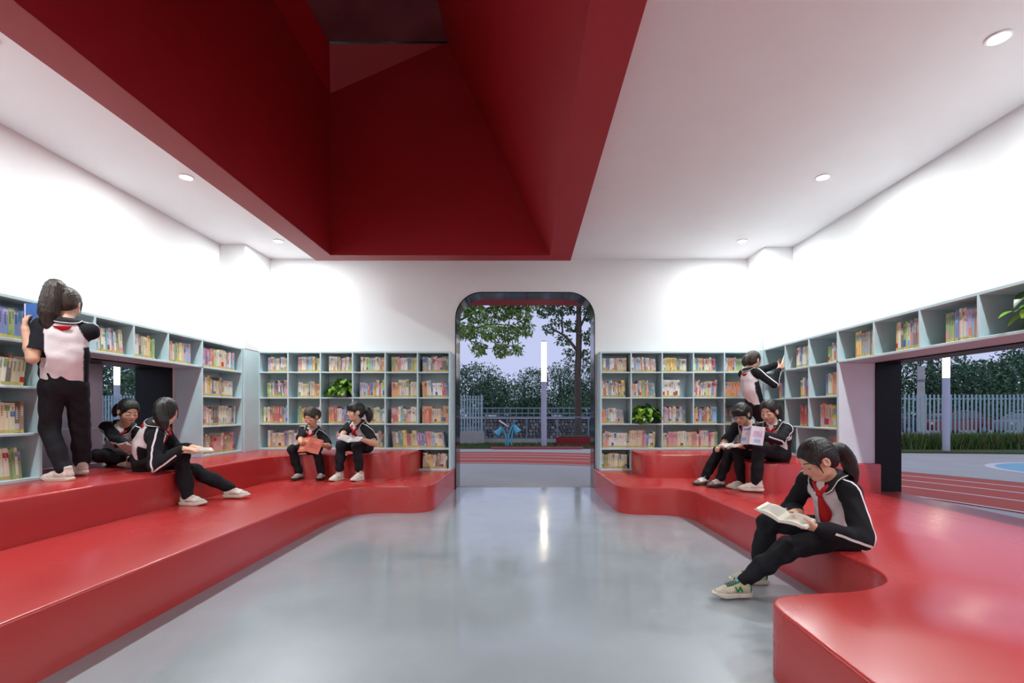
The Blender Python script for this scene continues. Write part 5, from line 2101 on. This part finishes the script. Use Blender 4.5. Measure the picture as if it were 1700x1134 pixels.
# 4. small reader on the back step
person('smallest person on the back step, holding a coral picture book', 1.22,
       at(519, 746, 5.76, L2 + .075), at(519, 711, 5.62), (0, -1), (.02, -1), at(517, 692, 5.52), (-.18, -.82, -.50),
       [at(497, 785, 5.52, L1 + .07), at(534, 785, 5.52, L1 + .07)], [(-.15, -1), (.1, -1)], [(-.3, -1, .6), (.3, -1, .6)],
       [at(503, 738, 5.30), at(527, 736, 5.36)], [(-.8, .2, -.8), (.8, .2, -.8)], [(.4, -.7, .1), (-.5, -.7, .1)], [(.3, -.4, .8), (-.3, -.4, .8)],
       short=True, pony=([(.01, -.09, .03), (.02, .04, -.02), (.035, .035, -.06), (.035, .03, -.09)], [.022, .036, .030, .010]), shoes='grey', vox=.0075, hairm=M_HAIRB, seat=True, sock=(60, 58, 62))
# 5. taller reader beside her, glancing aside
person('person in polo shirt on back step, glancing left over an open book', 1.36,
       at(603, 748, 5.78, L2 + .083), at(593, 702, 5.62), (-.3, -.95), (-.35, -.93), at(590, 684, 5.56), (-.78, -.60, -.05),
       [at(563, 785, 5.45, L1 + .075), at(597, 785, 5.45, L1 + .075)], [(-.3, -1), (-.25, -1)], [(-.3, -1, .7), (-.1, -1, .7)],
       [at(567, 728, 5.26), at(601, 730, 5.30)], [(-.8, 0, -.8), (.8, .1, -.8)], [(-.1, -.9, .15), (-.6, -.6, .05)], [(.6, 0, .6), (-.1, -.5, .8)],
       short=True, pony=([(0, -.088, .03), (.06, .0, -.02), (.075, .01, -.08), (.072, .01, -.15)], [.022, .036, .036, .012]), shoes='white', vox=.0075, eyes='open', fringe=1.0, seat=True,
       sock=None, trou_to=.16)
# 6. reader with glasses on the right step
person('person with glasses on the right step, white book open on lap', 1.38,
       at(1244, 752, 5.18, L2 + .083), at(1243, 704, 5.04), (-.9, -.45), (-.75, -.66), at(1231, 688, 4.97), (-.66, -.58, -.48),
       [at(1170, 790, 5.12, L1 + .075), at(1194, 794, 4.97, L1 + .075)], [(-.9, -.42), (-.92, -.4)], [(-.6, -.3, 1), (-.6, -.3, 1)],
       [at(1200, 741, 4.94), at(1228, 740, 4.74)], [(-.3, .7, -.8), (.4, -.5, -.8)], [(-.8, -.5, -.1), (-.7, .1, .05)], [(0, 0, -1), (0, .1, -1)],
       short=True, pony=([(0, -.088, .03), (.045, .02, -.015), (.06, .025, -.07), (.06, .02, -.13)], [.022, .034, .030, .010]), shoes='sport', vox=.0075, glasses=True, fringe=.6, seat=True, tail=.19)
# 7. reader in front, holding a magazine up
person('person in track jacket on the right step, holding a pastel magazine up', 1.40,
       at(1290, 762, 4.80, L2 + .085), at(1285, 702, 4.74), (-.92, -.38), (-.80, -.60), at(1277, 683, 4.68), (-.74, -.56, -.36),
       [at(1232, 802, 4.86, L1 + .075), at(1255, 800, 4.62, L1 + .09)], [(-1, -.1), (-.9, .35)], [(-.8, .1, 1), (-.8, -.4, .8)],
       [at(1245, 732, 4.56), at(1262, 722, 4.42)], [(-.2, .8, -.8), (.5, -.6, -.8)], [(-.6, -.2, .6), (-.75, .2, .5)], [(-.3, -.9, .1), (-.2, .9, .1)],
       pony=([(0, -.090, .03), (.05, .02, -.02), (.07, .025, -.09), (.085, .02, -.17)], [.022, .032, .030, .010]), shoes='white', vox=.0070, tie=(206, 140, 150), seat=True, sock=None, tail=.12)
# 8. reader standing at the right corner shelves
person('person in track jacket standing in right corner, reaching into the shelf', 1.26,
       at(1254, 670, 5.84), at(1243, 613, 5.80), (.75, .6), (.80, .30), at(1251, 598, 5.78), (.84, .42, -.16),
       [at(1262, 752, 5.72, L2 + .07), at(1285, 750, 5.92, L2 + .07)], [(.9, .4), (.9, .4)], [(.8, .5, .2), (.8, .5, .2)],
       [at(1293, 612, 5.62), at(1295, 604, 5.86)], [(0, -.3, -1), (0, .4, -1)], [(.8, .1, .6), (.8, 0, .6)], [(.1, .9, 0), (.1, -.9, 0)],
       pony=([(0, -.092, .03), (-.035, -.01, -.02), (-.055, -.015, -.07), (-.06, -.015, -.12)], [.022, .036, .034, .012]), shoes='white', vox=.0075, tail=.1, hairm=M_HAIRB)
# 9. reader reading in the right foreground
person('person reading in right foreground, seated on step edge, green-laced shoes', 1.38,
       at(1392, 880, 2.74, L1 + .088), at(1375, 790, 2.66), (-.98, -.02), (-.92, -.34), at(1357, 764, 2.60), (-.93, .08, -.60),
       [at(1256, 958, 2.96, .078), at(1229, 957, 2.72, .090)], [(-1, .1), (-1, -.10)], [(-.6, .1, 1), (-.3, -.1, 1)],
       [at(1324, 850, 2.74), at(1356, 876, 2.48)], [(-.1, .7, -.9), (.7, -.5, -.7)], [(-.95, -.12, .0), (-.85, .35, .05)], [(.1, -.3, -1), (.2, .55, .8)],
       pony=([(0, -.092, .012), (.045, .0, .0), (.095, .01, -.055), (.12, .01, -.13), (.135, .02, -.20)], [.022, .032, .034, .030, .012]), shoes='green', vox=.0052, tie=(190, 182, 170),
       sock='rainbow', seat=True, tail=.19, trou_to=.10)

open_book('blue picture book pulled half out by the standing reader', at(40, 522, 3.36), (-.5, .8, 0), (-.1, .15, 1), .95, .11, .15, (70, 110, 180))
open_book('thin book in the lap of the reader in the niche', at(222, 741, 4.14), (.9, -.3, 0), (-.2, -.5, .5), .35, .10, .14, (70, 80, 100))
open_book('tan-covered book on the lap of the reader on the left step', at(320, 751, 3.96), (.75, .6, .0), (-.5, .6, .05), .10, .14, .18, (188, 150, 116))
open_book('coral picture book held by the smallest reader', at(512, 737, 5.22), (-.9, .1, .1), (0, .45, .8), .45, .13, .17, (206, 112, 92), pages=(220, 140, 116), printed=(190, 96, 80),
          art=[(1, .2, .85, .2, .7, (226, 150, 120)), (-1, .15, .8, -.4, .3, (190, 90, 78)), (1, .3, .8, -.7, -.3, (222, 170, 110))])
open_book('pinkish open book on the lap of the reader glancing left', at(581, 732, 5.18), (.9, .1, -.12), (0, .95, .16), .25, .12, .17, (150, 96, 120), pages=(232, 226, 226))
open_book('white open book on the lap of the reader with glasses', at(1213, 742, 4.80), (.5, -.85, 0), (.8, .45, .1), .12, .10, .15, (206, 206, 210))
open_book('pastel magazine held up by the front reader on the right step', at(1246, 722, 4.40), (-.6, .75, 0), (.25, .1, .85), .4, .11, .17, (226, 212, 220), pages=(226, 218, 226), printed=(150, 160, 210),
          art=[(1, .15, .9, .55, .82, (150, 140, 196)), (1, .2, .6, .0, .35, (228, 168, 180)), (1, .45, .9, -.6, -.2, (140, 180, 218)), (-1, .2, .85, -.1, .5, (206, 176, 204)), (-1, .3, .8, -.75, -.4, (150, 190, 222))])
open_book('white storybook lifted off the shelf in the right corner', at(1298, 600, 5.66), (.2, .9, .0), (.3, 0, .9), 1.2, .10, .15, (222, 216, 212))
open_book('open storybook with cream pages in the foreground reader\'s hands', at(1302, 861, 2.58), (.62, -.62, -.22), (.75, .62, .06), .16, .13, .165, (196, 186, 190), pages=(238, 232, 214))
